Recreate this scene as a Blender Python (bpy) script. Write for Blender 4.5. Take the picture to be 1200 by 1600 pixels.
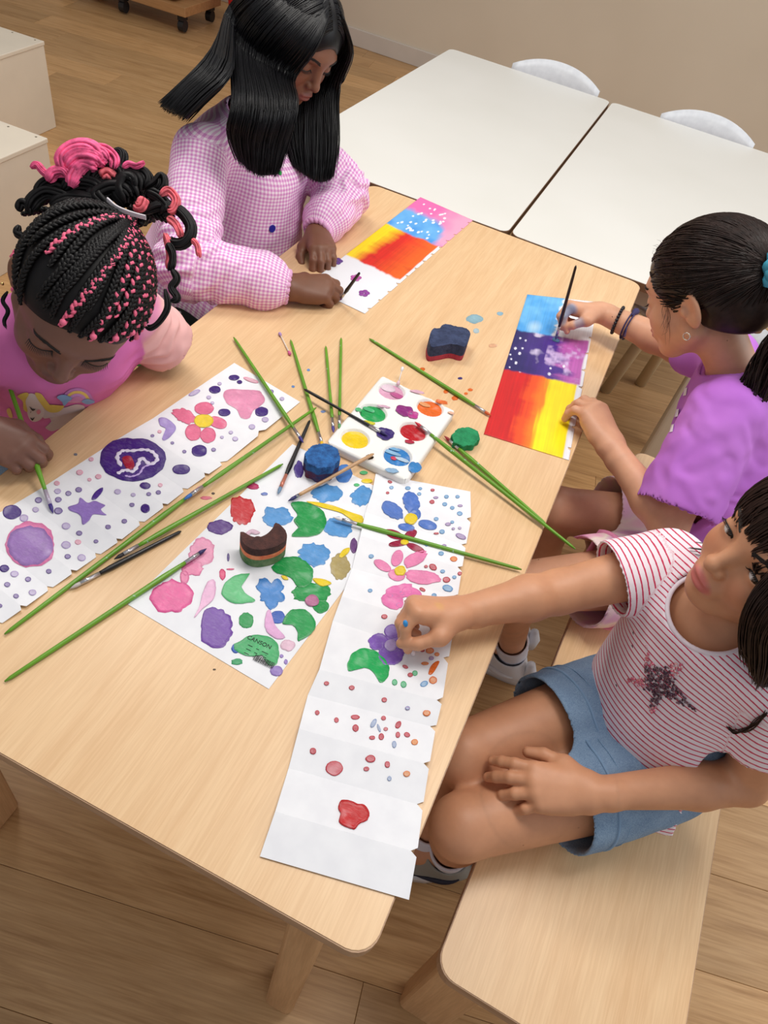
import bpy, bmesh, math, random
import numpy as np
from mathutils import Vector, Matrix
for o in list(bpy.data.objects): bpy.data.objects.remove(o)
scene = bpy.context.scene
COL = scene.collection
PI = math.pi
# ---------------------------------------------------------------- camera
FPX = 1135.0
CAMR = np.array([[0.89903866, 0.40398893, 0.16888585],[0.40644791, -0.62647951, -0.66507407],[-0.16287904, 0.66657060, -0.72742976]])
CAMC = np.array([-0.05326, -0.20039, 1.49123])
cam = bpy.data.cameras.new('camera'); cam_o = bpy.data.objects.new('camera', cam); COL.objects.link(cam_o)
cam.sensor_fit = 'VERTICAL'; cam.sensor_height = 36.0; cam.lens = FPX/1600*36.0; cam.clip_start = 0.02
m4 = Matrix.Identity(4)
for i in range(3):
    m4[i][0] = CAMR[0][i]; m4[i][1] = -CAMR[1][i]; m4[i][2] = -CAMR[2][i]; m4[i][3] = CAMC[i]
cam_o.matrix_world = m4
scene.camera = cam_o
# ---------------------------------------------------------------- light and exposure
scene.view_settings.view_transform = 'Standard'; scene.view_settings.look = 'None'
scene.view_settings.gamma = 1.0; scene.view_settings.use_curve_mapping = False
scene.view_settings.exposure = 0.20
world = bpy.data.worlds.new('world'); scene.world = world; world.use_nodes = True
bg = world.node_tree.nodes['Background']; bg.inputs[0].default_value = (0.93, 0.96, 1.0, 1); bg.inputs[1].default_value = 0.31
def area(name, loc, target, sx, sy, power, color):
    l = bpy.data.lights.new(name, 'AREA'); l.shape = 'RECTANGLE'; l.size = sx; l.size_y = sy; l.energy = power; l.color = color
    o = bpy.data.objects.new(name, l); COL.objects.link(o); o.location = loc
    o.rotation_euler = (Vector(target)-Vector(loc)).to_track_quat('-Z', 'Y').to_euler()
    return o
area('ceiling_luminaire', (0.15, 1.0, 2.75), (0.15, 1.0, 0), 1.2, 0.6, 25, (1, 0.96, 0.9))
area('ceiling_luminaire', (-1.6, 1.5, 2.75), (-1.6, 1.5, 0), 1.2, 0.6, 26, (1, 0.96, 0.9))
area('ceiling_luminaire', (0.3, 4.0, 2.75), (0.3, 4.0, 0), 1.2, 0.6, 13, (1, 0.96, 0.9))
area('ceiling_luminaire', (0.3, -0.9, 2.75), (0.3, -0.9, 0), 1.2, 0.6, 4, (1, 0.96, 0.9))  # added unseen lamp, there to brighten the front floor and near bench end
area('window_daylight', (2.9, 2.2, 1.9), (-0.4, 1.0, 0.6), 2.4, 1.5, 34, (0.95, 0.98, 1.0))
# ---------------------------------------------------------------- helpers
def at(u, v, z):
    """world point at height z seen at photo pixel (u, v)"""
    d = CAMR.T @ np.array([(u-600)/FPX, (v-800)/FPX, 1.0])
    return CAMC + d*(z-CAMC[2])/d[2]
def atd(u, v, dep):
    d = CAMR.T @ np.array([(u-600)/FPX, (v-800)/FPX, 1.0])
    return CAMC + d*dep
def V3(*a): return np.array(a, float)
def unit(v): v = np.asarray(v, float); return v/np.linalg.norm(v)
def lin(c):
    """sRGB 0-255 to linear rgba"""
    r = []
    for x in c[:3]:
        x = x/255.0
        r.append(x/12.92 if x <= 0.04045 else ((x+0.055)/1.055)**2.4)
    return (r[0], r[1], r[2], 1.0)
def tag(o, label=None, cat=None, group=None, kind=None):
    if label: o['label'] = label
    if cat: o['category'] = cat
    if group: o['group'] = group
    if kind: o['kind'] = kind
    return o
def link(name, me, mat=None, parent=None, smooth=False):
    o = bpy.data.objects.new(name, me); COL.objects.link(o)
    if mat is not None:
        me.materials.clear(); me.materials.append(mat)
    if parent is not None: o.parent = parent
    if smooth and len(me.polygons): me.polygons.foreach_set('use_smooth', np.ones(len(me.polygons), bool))
    return o
def empty(name, loc=(0, 0, 0), rz=0):
    o = bpy.data.objects.new(name, None); COL.objects.link(o); o.location = loc; o.rotation_euler = (0, 0, rz); o.empty_display_size = 0.05
    return o
def mesh(name, verts, faces):
    me = bpy.data.meshes.new(name); me.from_pydata([tuple(map(float, v)) for v in verts], [], [tuple(map(int, f)) for f in faces]); me.update()
    return me
def np_mesh(name, P, Q):
    """mesh from arrays; Q is an (n,4) or (n,3) index array"""
    P = np.asarray(P, np.float32); Q = np.asarray(Q, np.int32); n, k = Q.shape
    me = bpy.data.meshes.new(name)
    me.vertices.add(len(P)); me.vertices.foreach_set('co', P.ravel())
    me.loops.add(n*k); me.loops.foreach_set('vertex_index', Q.ravel())
    me.polygons.add(n); me.polygons.foreach_set('loop_start', np.arange(0, n*k, k, dtype=np.int32))
    me.polygons.foreach_set('use_smooth', np.ones(n, bool))
    me.update(calc_edges=True); me.validate()
    return me
def add_col(me, col, name='Col'):
    a = me.color_attributes.new(name, 'FLOAT_COLOR', 'POINT')
    c = np.ones((len(me.vertices), 4), np.float32); c[:, :3] = col[:, :3]
    a.data.foreach_set('color', c.ravel())
def add_vec(me, vec, name):
    a = me.attributes.new(name, 'FLOAT_VECTOR', 'POINT'); a.data.foreach_set('vector', np.asarray(vec, np.float32).ravel())
class MB:
    """collects simple solids into one mesh"""
    def __init__(s): s.bm = bmesh.new()
    def box(s, c, size, rot=None, bevel=0.0, seg=2):
        g = bmesh.ops.create_cube(s.bm, size=1.0)['verts']
        M = Matrix.Translation(Vector(c)) @ (rot.to_4x4() if rot is not None else Matrix.Identity(4)) @ Matrix.Diagonal((*size, 1))
        bmesh.ops.transform(s.bm, matrix=M, verts=g)
        if bevel:
            es = list({e for v in g for e in v.link_edges})
            bmesh.ops.bevel(s.bm, geom=es, offset=bevel, segments=seg, affect='EDGES', profile=0.5)
        return s
    def tube(s, pts, rad, n=8, cap=True):
        P, Q = tube_arrays([np.array(p, float) for p in pts], rad, n)
        vs = [s.bm.verts.new(p) for p in P]
        for q in Q: s.bm.faces.new([vs[i] for i in q])
        if cap:
            s.bm.faces.new(vs[:n][::-1]); s.bm.faces.new(vs[-n:])
        return s
    def prism(s, outline, z0, z1, bevel=0.0, seg=2):
        """outline: list of (x, y); z0 < z1"""
        n = len(outline)
        a = [s.bm.verts.new((p[0], p[1], z0)) for p in outline]; b = [s.bm.verts.new((p[0], p[1], z1)) for p in outline]
        top = s.bm.faces.new(b); s.bm.faces.new(a[::-1])
        for i in range(n): s.bm.faces.new((a[i], a[(i+1) % n], b[(i+1) % n], b[i]))
        if bevel: bmesh.ops.bevel(s.bm, geom=list(top.edges), offset=bevel, segments=seg, affect='EDGES', profile=0.5)
        return s
    def build(s, name, mat=None, parent=None, smooth=False):
        me = bpy.data.meshes.new(name); bmesh.ops.recalc_face_normals(s.bm, faces=s.bm.faces[:]); s.bm.to_mesh(me); s.bm.free()
        return link(name, me, mat, parent, smooth)
def tube_arrays(pts, rad, n=6, ref=None):
    pts = np.array(pts, float); m = len(pts)
    if np.isscalar(rad): rad = np.full(m, float(rad))
    rad = np.asarray(rad, float)
    T = np.gradient(pts, axis=0); T /= np.linalg.norm(T, axis=1)[:, None]+1e-12
    N = np.zeros_like(T)
    r = np.array([0, 0, 1.0]) if ref is None else np.array(ref, float)
    if abs(T[0] @ r) > 0.95: r = np.array([1.0, 0, 0])
    v = r-T[0]*(T[0] @ r); v /= np.linalg.norm(v)
    for i in range(m):
        v = v-T[i]*(T[i] @ v); v /= np.linalg.norm(v)+1e-12; N[i] = v
    B = np.cross(T, N)
    a = np.arange(n)*2*PI/n
    P = pts[:, None, :]+rad[:, None, None]*(np.cos(a)[None, :, None]*N[:, None, :]+np.sin(a)[None, :, None]*B[:, None, :])
    i = np.arange(m-1)[:, None]*n; j = np.arange(n)[None, :]; j2 = (j+1) % n
    Q = np.stack([i+j, i+j2, i+n+j2, i+n+j], -1).reshape(-1, 4)
    return P.reshape(-1, 3), Q
def tubes_mesh(name, curves, n=4):
    """curves: list of (pts, radii[, colour]) -> one mesh"""
    Ps, Qs, Cs, off = [], [], [], 0
    for c in curves:
        P, Q = tube_arrays(c[0], c[1], n); Ps.append(P); Qs.append(Q+off); off += len(P)
        if len(c) > 2: Cs.append(np.repeat(np.array([c[2][:3]]), len(P), 0))
    me = np_mesh(name, np.concatenate(Ps), np.concatenate(Qs))
    if Cs: add_col(me, np.concatenate(Cs))
    return me
def catmull(pts, n):
    """smooth resampled polyline through the control points"""
    P = np.array(pts, float); m = len(P)
    if m == 2: return P[0]+(P[1]-P[0])*np.linspace(0, 1, n)[:, None]
    E = np.vstack([2*P[0]-P[1], P, 2*P[-1]-P[-2]])
    t = np.linspace(0, m-1-1e-9, n); i = t.astype(int); f = (t-i)[:, None]
    p0, p1, p2, p3 = E[i], E[i+1], E[i+2], E[i+3]
    return 0.5*((2*p1)+(-p0+p2)*f+(2*p0-5*p1+4*p2-p3)*f*f+(-p0+3*p1-3*p2+p3)*f**3)
def hash3(i, j, k, seed=0):
    with np.errstate(over='ignore'):
        n = (i.astype(np.int64)*374761393+j.astype(np.int64)*668265263+k.astype(np.int64)*2147483647+seed*1274126177) & 0xffffffff
        n = ((n ^ (n >> 13))*1274126177) & 0xffffffff
        n = (n ^ (n >> 16)) & 0xffffffff
    return n/4294967295.0
def vnoise(P, freq=1.0, seed=0):
    P = np.asarray(P, float)*freq
    i = np.floor(P).astype(np.int64); f = P-i; f = f*f*(3-2*f)
    r = 0
    for dx in (0, 1):
        for dy in (0, 1):
            for dz in (0, 1):
                w = (f[:, 0] if dx else 1-f[:, 0])*(f[:, 1] if dy else 1-f[:, 1])*(f[:, 2] if dz else 1-f[:, 2])
                r = r+w*hash3(i[:, 0]+dx, i[:, 1]+dy, i[:, 2]+dz, seed)
    return r*2-1
def fbm(P, freq=1.0, seed=0, oct=3):
    r = 0; a = 1.0
    for o in range(oct): r = r+a*vnoise(P, freq*2**o, seed+o*17); a *= 0.5
    return r/1.75
# ---------------------------------------------------------------- materials
class NT:
    def __init__(s, name):
        s.m = bpy.data.materials.new(name); s.m.use_nodes = True; s.t = s.m.node_tree; s.b = s.t.nodes['Principled BSDF']
    def n(s, typ, **kw):
        d = s.t.nodes.new(typ)
        for k, v in kw.items(): setattr(d, k, v)
        return d
    def l(s, a, b): s.t.links.new(a, b)
    def set(s, **kw):
        for k, v in kw.items(): s.b.inputs[k.replace('_', ' ')].default_value = v
        return s
    def coord(s, kind='Object', scale=(1, 1, 1), rot=(0, 0, 0), src=None):
        mp = s.n('ShaderNodeMapping'); mp.inputs['Scale'].default_value = scale; mp.inputs['Rotation'].default_value = rot
        if src is None: src = s.n('ShaderNodeTexCoord').outputs[kind]
        s.l(src, mp.inputs['Vector']); return mp.outputs[0]
    def noise(s, vec, scale, detail=3, rough=0.5, dist=0.0):
        d = s.n('ShaderNodeTexNoise'); d.inputs['Scale'].default_value = scale; d.inputs['Detail'].default_value = detail
        d.inputs['Roughness'].default_value = rough; d.inputs['Distortion'].default_value = dist
        s.l(vec, d.inputs['Vector']); return d.outputs['Fac']
    def ramp(s, fac, stops, interp='LINEAR'):
        d = s.n('ShaderNodeValToRGB'); cr = d.color_ramp; cr.interpolation = interp
        while len(cr.elements) < len(stops): cr.elements.new(0.5)
        for e, (p, c) in zip(cr.elements, stops): e.position = p; e.color = c
        s.l(fac, d.inputs[0]); return d.outputs[0]
    def mix(s, fac, a, b, mode='MIX'):
        d = s.n('ShaderNodeMix', data_type='RGBA', blend_type=mode)
        for sock, v in ((d.inputs[0], fac), (d.inputs[6], a), (d.inputs[7], b)):
            if hasattr(v, 'is_linked'): s.l(v, sock)
            else: sock.default_value = v
        return d.outputs[2]
    def math(s, op, a, b=None):
        d = s.n('ShaderNodeMath', operation=op)
        for sock, v in zip(d.inputs, (a, b)):
            if v is None: continue
            if hasattr(v, 'is_linked'): s.l(v, sock)
            else: sock.default_value = v
        return d.outputs[0]
    def bump(s, h, strength=0.2, dist=0.002):
        d = s.n('ShaderNodeBump'); d.inputs['Strength'].default_value = strength; d.inputs['Distance'].default_value = dist
        s.l(h, d.inputs['Height']); s.l(d.outputs[0], s.b.inputs['Normal'])
    def base(s, c):
        if hasattr(c, 'is_linked'): s.l(c, s.b.inputs['Base Color'])
        else: s.b.inputs['Base Color'].default_value = c
        return s
_plain = {}
def plain(name, rgb, rough=0.5, metal=0.0, bump=0.0, bscale=200, spec=0.5):
    key = (name, tuple(rgb), rough, metal)
    if key in _plain: return _plain[key]
    t = NT(name); v = t.coord()
    c = lin(rgb); d = tuple(x*0.95 for x in c[:3])+(1,)
    t.base(t.ramp(t.noise(v, 9, 2), [(0.3, d), (0.7, c)])); t.set(Roughness=rough, Metallic=metal); t.b.inputs['Specular IOR Level'].default_value = spec
    if bump: t.bump(t.noise(v, bscale, 3), bump, 0.001)
    _plain[key] = t.m
    return t.m
def wood_mat(name, light, dark, axis=1, rough=0.42, scale=1.0):
    """fine beech grain along one local axis"""
    t = NT(name)
    sc = [14*scale]*3; sc[axis] = 0.9*scale
    v = t.coord('Object', sc); a = t.noise(v, 3.0, 4, 0.6, 0.4)
    sc2 = [230*scale]*3; sc2[axis] = 9*scale
    v2 = t.coord('Object', sc2); b = t.noise(v2, 1.6, 2, 0.6)
    c1 = t.ramp(a, [(0.32, lin(dark)), (0.68, lin(light))])
    c2 = t.mix(t.ramp(b, [(0.42, (0, 0, 0, 1)), (0.62, (1, 1, 1, 1))]), tuple(x*0.9 for x in lin(dark)[:3])+(1,), lin(light))
    t.base(t.mix(0.30, c1, c2)); t.set(Roughness=rough); t.bump(b, 0.03, 0.0004)
    return t.m
# ---------------------------------------------------------------- setting
HT = 0.64            # table height
TW, TD = 0.77, 1.667 # wooden table: x in [-TW, 0], y in [0, TD]
m_wall = NT('wall_paint'); _v = m_wall.coord('Object', (1, 1, 1)); m_wall.base(m_wall.ramp(m_wall.noise(_v, 1.2, 3), [(0.3, lin((208, 194, 174))), (0.7, lin((216, 203, 184)))])); m_wall.set(Roughness=0.75); m_wall.bump(m_wall.noise(_v, 160, 3), 0.05, 0.001)
m_base = plain('baseboard_paint', (206, 196, 186), 0.45)
WY = 4.915
w = MB().box((0, WY+0.06, 1.4), (9, 0.12, 2.8)).build('wall_back', m_wall.m); tag(w, 'beige painted wall behind the white tables', 'wall', kind='structure')
b = MB().box((0, WY-0.008, 0.05), (9, 0.016, 0.10), bevel=0.004).build('baseboard_back', m_base); tag(b, 'pale skirting board along the beige wall', 'baseboard', kind='structure')
w = MB().box((-4.76, 1.9, 1.4), (0.12, 6.4, 2.8)).build('wall_left', m_wall.m); tag(w, 'beige painted wall at the left end of the room', 'wall', kind='structure')
# floor: sub floor with separate planks
m_sub = plain('subfloor', (120, 86, 54), 0.8)
fl = MB().box((-0.2, 2.0, -0.03), (9, 6.6, 0.05)).build('floor', m_sub); tag(fl, 'oak-look plank floor', 'floor', kind='structure')
t = NT('oak_plank'); oi = t.n('ShaderNodeObjectInfo')
add = t.n('ShaderNodeVectorMath', operation='ADD'); tc = t.n('ShaderNodeTexCoord')
cmb = t.n('ShaderNodeCombineXYZ'); r100 = t.math('MULTIPLY', oi.outputs['Random'], 57.0)
for s_ in cmb.inputs: t.l(r100, s_)
t.l(tc.outputs['Object'], add.inputs[0]); t.l(cmb.outputs[0], add.inputs[1])
va = t.coord(scale=(0.9, 9, 1), src=add.outputs[0]); vb = t.coord(scale=(5, 130, 1), src=add.outputs[0])
g1 = t.noise(va, 2.6, 5, 0.62, 1.2); g2 = t.noise(vb, 1.5, 3, 0.6)
c = t.ramp(g1, [(0.28, lin((172, 128, 80))), (0.5, lin((206, 162, 110))), (0.75, lin((222, 180, 130)))])
c = t.mix(0.35, c, t.ramp(g2, [(0.35, lin((162, 118, 72))), (0.65, lin((222, 180, 132)))]))
tone = t.ramp(oi.outputs['Random'], [(0, (0.78, 0.77, 0.75, 1)), (0.5, (0.95, 0.94, 0.93, 1)), (1, (1.12, 1.1, 1.08, 1))])
t.base(t.mix(1.0, c, tone, 'MULTIPLY')); t.set(Roughness=0.42); t.bump(g2, 0.06, 0.0008)
m_plank = t.m
PW, PL = 0.19, 1.25
pm = MB().box((0, 0, 0), (PL-0.0007, PW-0.0007, 0.010), bevel=0.0008, seg=1); pmo = pm.build('plank', m_plank, fl); plank_me = pmo.data
random.seed(4)
first = True; ang = math.radians(10.5); ca, sa = math.cos(ang), math.sin(ang)
for i in range(-16, 24):
    off = random.random()*PL
    for j in range(-5, 6):
        lx, ly = j*PL+off, i*PW
        x = -0.8+ca*lx-sa*ly; y = 1.8+sa*lx+ca*ly
        if not (-4.9 < x < 2.4 and -0.6 < y < 4.95): continue
        if x < -4.0 and False: continue
        o = pmo if first else pmo.copy()
        if not first: COL.objects.link(o)
        first = False
        o.location = (x, y, -0.005); o.rotation_euler = (0, 0, ang)
# ---------------------------------------------------------------- furniture
m_beech = wood_mat('beech_laminate', (234, 198, 154), (222, 180, 134), 1, 0.36)
m_beech_edge = wood_mat('beech_edge', (196, 160, 128), (160, 124, 96), 0, 0.5)
m_beech_leg = wood_mat('beech_leg', (214, 170, 124), (190, 144, 100), 2, 0.45)
m_white = NT('white_laminate'); _v = m_white.coord(); m_white.base(m_white.ramp(m_white.noise(_v, 3, 2), [(0.3, lin((226, 224, 218))), (0.7, lin((230, 228, 223)))])); m_white.set(Roughness=0.35); m_white = m_white.m
m_pale_leg = plain('pale_painted_leg', (214, 202, 180), 0.5); m_brown_edge = plain('brown_edge_band', (122, 88, 62), 0.5)
def rrect(x0, x1, y0, y1, r, n=6):
    out = []
    for cx, cy, a0 in ((x1-r, y1-r, 0), (x0+r, y1-r, 90), (x0+r, y0+r, 180), (x1-r, y0+r, 270)):
        for i in range(n+1):
            a = math.radians(a0+90*i/n); out.append((cx+r*math.cos(a), cy+r*math.sin(a)))
    return out
def table(name, x0, x1, y0, y1, top_mat, edge_mat, leg_mat, label, leg=0.05, thick=0.022):
    r = empty(name, ((x0+x1)/2, (y0+y1)/2, 0)); hx, hy = (x1-x0)/2, (y1-y0)/2
    tag(r, label, 'table')
    MB().prism(rrect(-hx, hx, -hy, hy, 0.028), HT-thick, HT-0.0012).build('edge_band', edge_mat, r)
    MB().prism(rrect(-hx+0.0015, hx-0.0015, -hy+0.0015, hy-0.0015, 0.027), HT-0.002, HT, 0.0006, 1).build('table_top', top_mat, r)
    for sx in (-1, 1):
        for sy in (-1, 1):
            MB().box((sx*(hx-0.075), sy*(hy-0.055), (HT-thick)/2), (leg, 0.075 if leg > 0.045 else leg, HT-thick-0.001), bevel=0.012, seg=3).build('leg', leg_mat, r)
    ap = 0.06
    MB().box((0, hy-0.06, HT-thick-ap/2), (2*hx-0.2, 0.018, ap)).build('apron', leg_mat, r); MB().box((0, -hy+0.06, HT-thick-ap/2), (2*hx-0.2, 0.018, ap)).build('apron', leg_mat, r)
    return r
table_wood = table('craft_table', -TW, 0, 0, TD, m_beech, m_beech_edge, m_beech_leg, 'large beech-wood craft table covered with paintings and brushes')
table('white_table', -1.06, -0.3725, TD+0.006, TD+1.403, m_white, m_brown_edge, m_pale_leg, 'empty white-topped table on the left, behind the girl in gingham')
table('white_table', -0.3655, 0.322, TD+0.006, TD+1.403, m_white, m_brown_edge, m_pale_leg, 'empty white-topped table on the right, behind the girl in lilac')
# bench
HB = 0.38
bench = empty('bench', (0.295, 0.72, 0), math.radians(-2.6))
tag(bench, 'long beech-wood bench the two girls on the right sit on', 'bench')
MB().prism(rrect(-0.168, 0.168, -0.637, 0.637, 0.03), HB-0.024, HB-0.001).build('edge_band', m_beech_edge, bench)
MB().prism(rrect(-0.1665, 0.1665, -0.6355, 0.6355, 0.029), HB-0.002, HB, 0.0006, 1).build('seat_board', m_beech, bench)
for sy in (-1, 1):
    for sx in (-1, 1):
        MB().box((sx*0.115, sy*0.59, (HB-0.024)/2), (0.085, 0.05, HB-0.025), bevel=0.012, seg=3).build('leg', m_beech_leg, bench)
    MB().box((0, sy*0.59, HB-0.06), (0.16, 0.024, 0.07)).build('apron', m_beech_leg, bench)
# white chairs
m_chair = NT('white_plastic'); _v = m_chair.coord(); m_chair.base(m_chair.ramp(m_chair.noise(_v, 40, 2), [(0.3, lin((226, 228, 234))), (0.7, lin((238, 240, 245)))])); m_chair.set(Roughness=0.5); m_chair = m_chair.m
m_chair_leg = plain('pale_beech_leg', (206, 186, 152), 0.5)
def moulded_chair(name, loc, rz, label, shell, legm, back_top=0.695, seat_z=0.385, half=0.185, lx=0.165, lw=0.017):
    """one-piece shell: seat and backrest separate plates with curved top, four round legs"""
    r = empty(name, loc, rz); tag(r, label, 'chair')
    def plate(fn, nu=17, nv=9, th=0.014):
        P = []
        for side in (0, 1):
            for i in range(nu):
                for j in range(nv):
                    p, n = fn(i/(nu-1)*2-1, j/(nv-1)); P.append(p+n*(th if side else 0))
        F = []; N = nu*nv
        for i in range(nu-1):
            for j in range(nv-1):
                a = i*nv+j; F.append((a, a+1, a+nv+1, a+nv)); F.append((N+a, N+a+nv, N+a+nv+1, N+a+1))
        for i in range(nu-1):
            for j in (0, nv-1):
                a = i*nv+j; F.append((a, a+nv, N+a+nv, N+a))
        for j in range(nv-1):
            for i in (0, nu-1):
                a = i*nv+j; F.append((a, a+1, N+a+1, N+a))
        me = mesh('plate', P, F); bm = bmesh.new(); bm.from_mesh(me); bmesh.ops.recalc_face_normals(bm, faces=bm.faces); bm.to_mesh(me); bm.free(); return me
    def seat_fn(u, v):
        x = u*half*(0.94+0.06*v); y = -0.17+v*0.34
        z = seat_z-0.012*math.cos(u*PI/2)*math.sin(PI*min(1, v*1.05))+(-0.02*(1-v)**3)
        return V3(x, y, z), V3(0, 0, 1)
    def back_fn(u, v):
        top = back_top-0.045*abs(u)**2.2
        z = seat_z+0.09+(top-seat_z-0.09)*v
        y = 0.165+0.05*v-0.035*u*u; x = u*half*(0.9+0.1*math.sin(PI*0.5*v))
        return V3(x, y, z), unit(V3(-0.1*u, -1, 0.2))
    o = link('seat', plate(seat_fn), shell, r, True)
    if back_top: link('backrest', plate(back_fn), shell, r, True)
    for s in (-1, 1):
        if back_top: MB().box((s*0.11, 0.165, seat_z+0.055), (0.035, 0.016, 0.12), bevel=0.004).build('back_support', shell, r)
        for q in (-1, 1):
            MB().tube([(s*lx*0.76, q*0.12, seat_z-0.012), (s*lx, q*0.17, 0)], lw, 12).build('leg', legm, r, True)
    return r
moulded_chair('white_chair', (-0.615, 2.93, 0), 0, 'white moulded chair tucked under the left white table', m_chair, m_chair_leg)
moulded_chair('white_chair', (0.012, 2.91, 0), 0, 'white moulded chair tucked under the right white table, near the wall', m_chair, m_chair_leg)
# chair standing behind the lilac girl, seen under her arm
moulded_chair('white_chair', (0.245, 2.115, 0), math.radians(-130), 'white chair with pale wooden legs glimpsed under the lilac girl\'s raised arm', m_chair, m_chair_leg, lx=0.085, lw=0.02)
m_green = plain('green_plastic', (22, 150, 62), 0.4)
moulded_chair('green_stool', (-1.0, 1.10, 0), math.radians(80), 'green plastic stool the girl in gingham sits on', m_green, m_green, None)
# white storage cubes at the left
m_cube = plain('cream_painted_wood', (226, 214, 196), 0.5); m_screw = plain('screw_head', (150, 140, 125), 0.4, 0.6)
def cube_stool(loc, label, sx, sy, h, rz):
    r = empty('storage_cube', loc, rz); tag(r, label, 'cube', 'cream storage cubes')
    MB().box((-sx/2, -sy/2, (h-0.016)/2), (sx-0.006, sy-0.006, h-0.0165), bevel=0.002).build('body', m_cube, r)
    MB().box((-sx/2, -sy/2, h-0.008), (sx, sy, 0.016), bevel=0.003).build('lid', m_cube, r)
    for k in range(4):
        MB().prism([(-0.03-0.11*k+0.004*math.cos(a*PI/4), -0.02+0.004*math.sin(a*PI/4)) for a in range(8)], h-0.001, h+0.0006).build('screw', m_screw, r)
    return r
cube_stool((-2.64, 2.50, 0), 'cream wooden cube farther back, at the top left of the picture', 0.62, 0.62, 0.345, math.radians(4))
cube_stool((-1.97, 1.75, 0), 'cream wooden cube nearer the girl with braids', 0.62, 0.62, 0.365, math.radians(2))
# low trolley on castors by the far wall
m_cart = wood_mat('trolley_wood', (188, 142, 96), (160, 116, 72), 0, 0.5); m_black = plain('black_rubber', (28, 28, 32), 0.5)
r = empty('storage_trolley', (-3.03, 4.06, 0), math.radians(3)); tag(r, 'low wooden trolley on black castors at the top edge', 'trolley')
MB().box((-0.45, 0.2, 0.125), (0.92, 0.42, 0.05), bevel=0.003).build('base_board', m_cart, r)
MB().box((-0.47, 0.2, 0.19), (0.78, 0.34, 0.05), bevel=0.003).build('drawer', m_cart, r)
MB().box((-0.45, 0.39, 0.3), (0.92, 0.02, 0.3), bevel=0.003).build('back_board', m_cart, r)
for x, y in ((-0.04, 0.04), (-0.86, 0.04), (-0.04, 0.36), (-0.86, 0.36), (-0.45, 0.04)):
    q = MB().tube([(x-0.018, y, 0.04), (x+0.018, y, 0.04)], 0.032, 16).build('castor', m_black, r)
    MB().box((x, y, 0.085), (0.04, 0.05, 0.03)).build('bracket', m_black, q)
m_red = plain('red_plastic', (200, 16, 24), 0.4)
r = empty('red_bin', (-2.78, 4.42, 0)); tag(r, 'red plastic bin beside the trolley', 'bin')
bin_o = MB(); n = 20
for (z0, ra, z1, rb) in ((0, 0.13, 0.36, 0.17),):
    bin_o.tube([(0, 0, z0+0.001), (0, 0, z0+0.1), (0, 0, z1)], [ra, (ra*2+rb)/3, rb], 24)
bin_o.build('body', m_red, r, True); MB().tube([(0.17*math.cos(a), 0.17*math.sin(a), 0.36) for a in np.linspace(0, 2*PI, 25)], 0.008, 6).build('rim', m_red, r, True)
# ---------------------------------------------------------------- papers, paint, brushes
t = NT('drawing_paper'); v = t.coord(); t.base(t.ramp(t.noise(v, 40, 3), [(0.3, lin((230, 230, 235))), (0.7, lin((237, 237, 241)))])); t.set(Roughness=0.8); t.bump(t.noise(v, 1800, 2), 0.03, 0.0002); m_paper = t.m
t = NT('poster_paint'); v = t.coord('Object', (1, 1, 1)); a = t.n('ShaderNodeVertexColor'); a.layer_name = 'Col'
n1 = t.noise(t.coord('Object', (110, 300, 110), (0, 0, 0.6)), 1.0, 3, 0.6, 1.0); n2 = t.noise(v, 160, 3, 0.6, 1.0)
c = t.mix(t.ramp(n1, [(0.45, (0, 0, 0, 1)), (0.85, (0.10, 0.10, 0.10, 1))]), a.outputs[0], (0.9, 0.9, 0.92, 1)); c = t.mix(1.0, c, t.ramp(n2, [(0.3, (0.9, 0.9, 0.9, 1)), (0.7, (1.03, 1.03, 1.03, 1))]), 'MULTIPLY')
t.base(c); t.set(Roughness=0.3); t.b.inputs['Specular IOR Level'].default_value = 0.3; t.bump(n1, 0.22, 0.0008); m_paint = t.m
t = NT('brushed_painting'); a = t.n('ShaderNodeVertexColor'); a.layer_name = 'Col'; v = t.coord('Object', (60, 300, 60), (0, 0, -0.35)); t.base(a.outputs[0]); t.set(Roughness=0.5); t.bump(t.noise(v, 1.0, 3), 0.2, 0.0008); m_painted = t.m
prng = np.random.default_rng(77)
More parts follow.
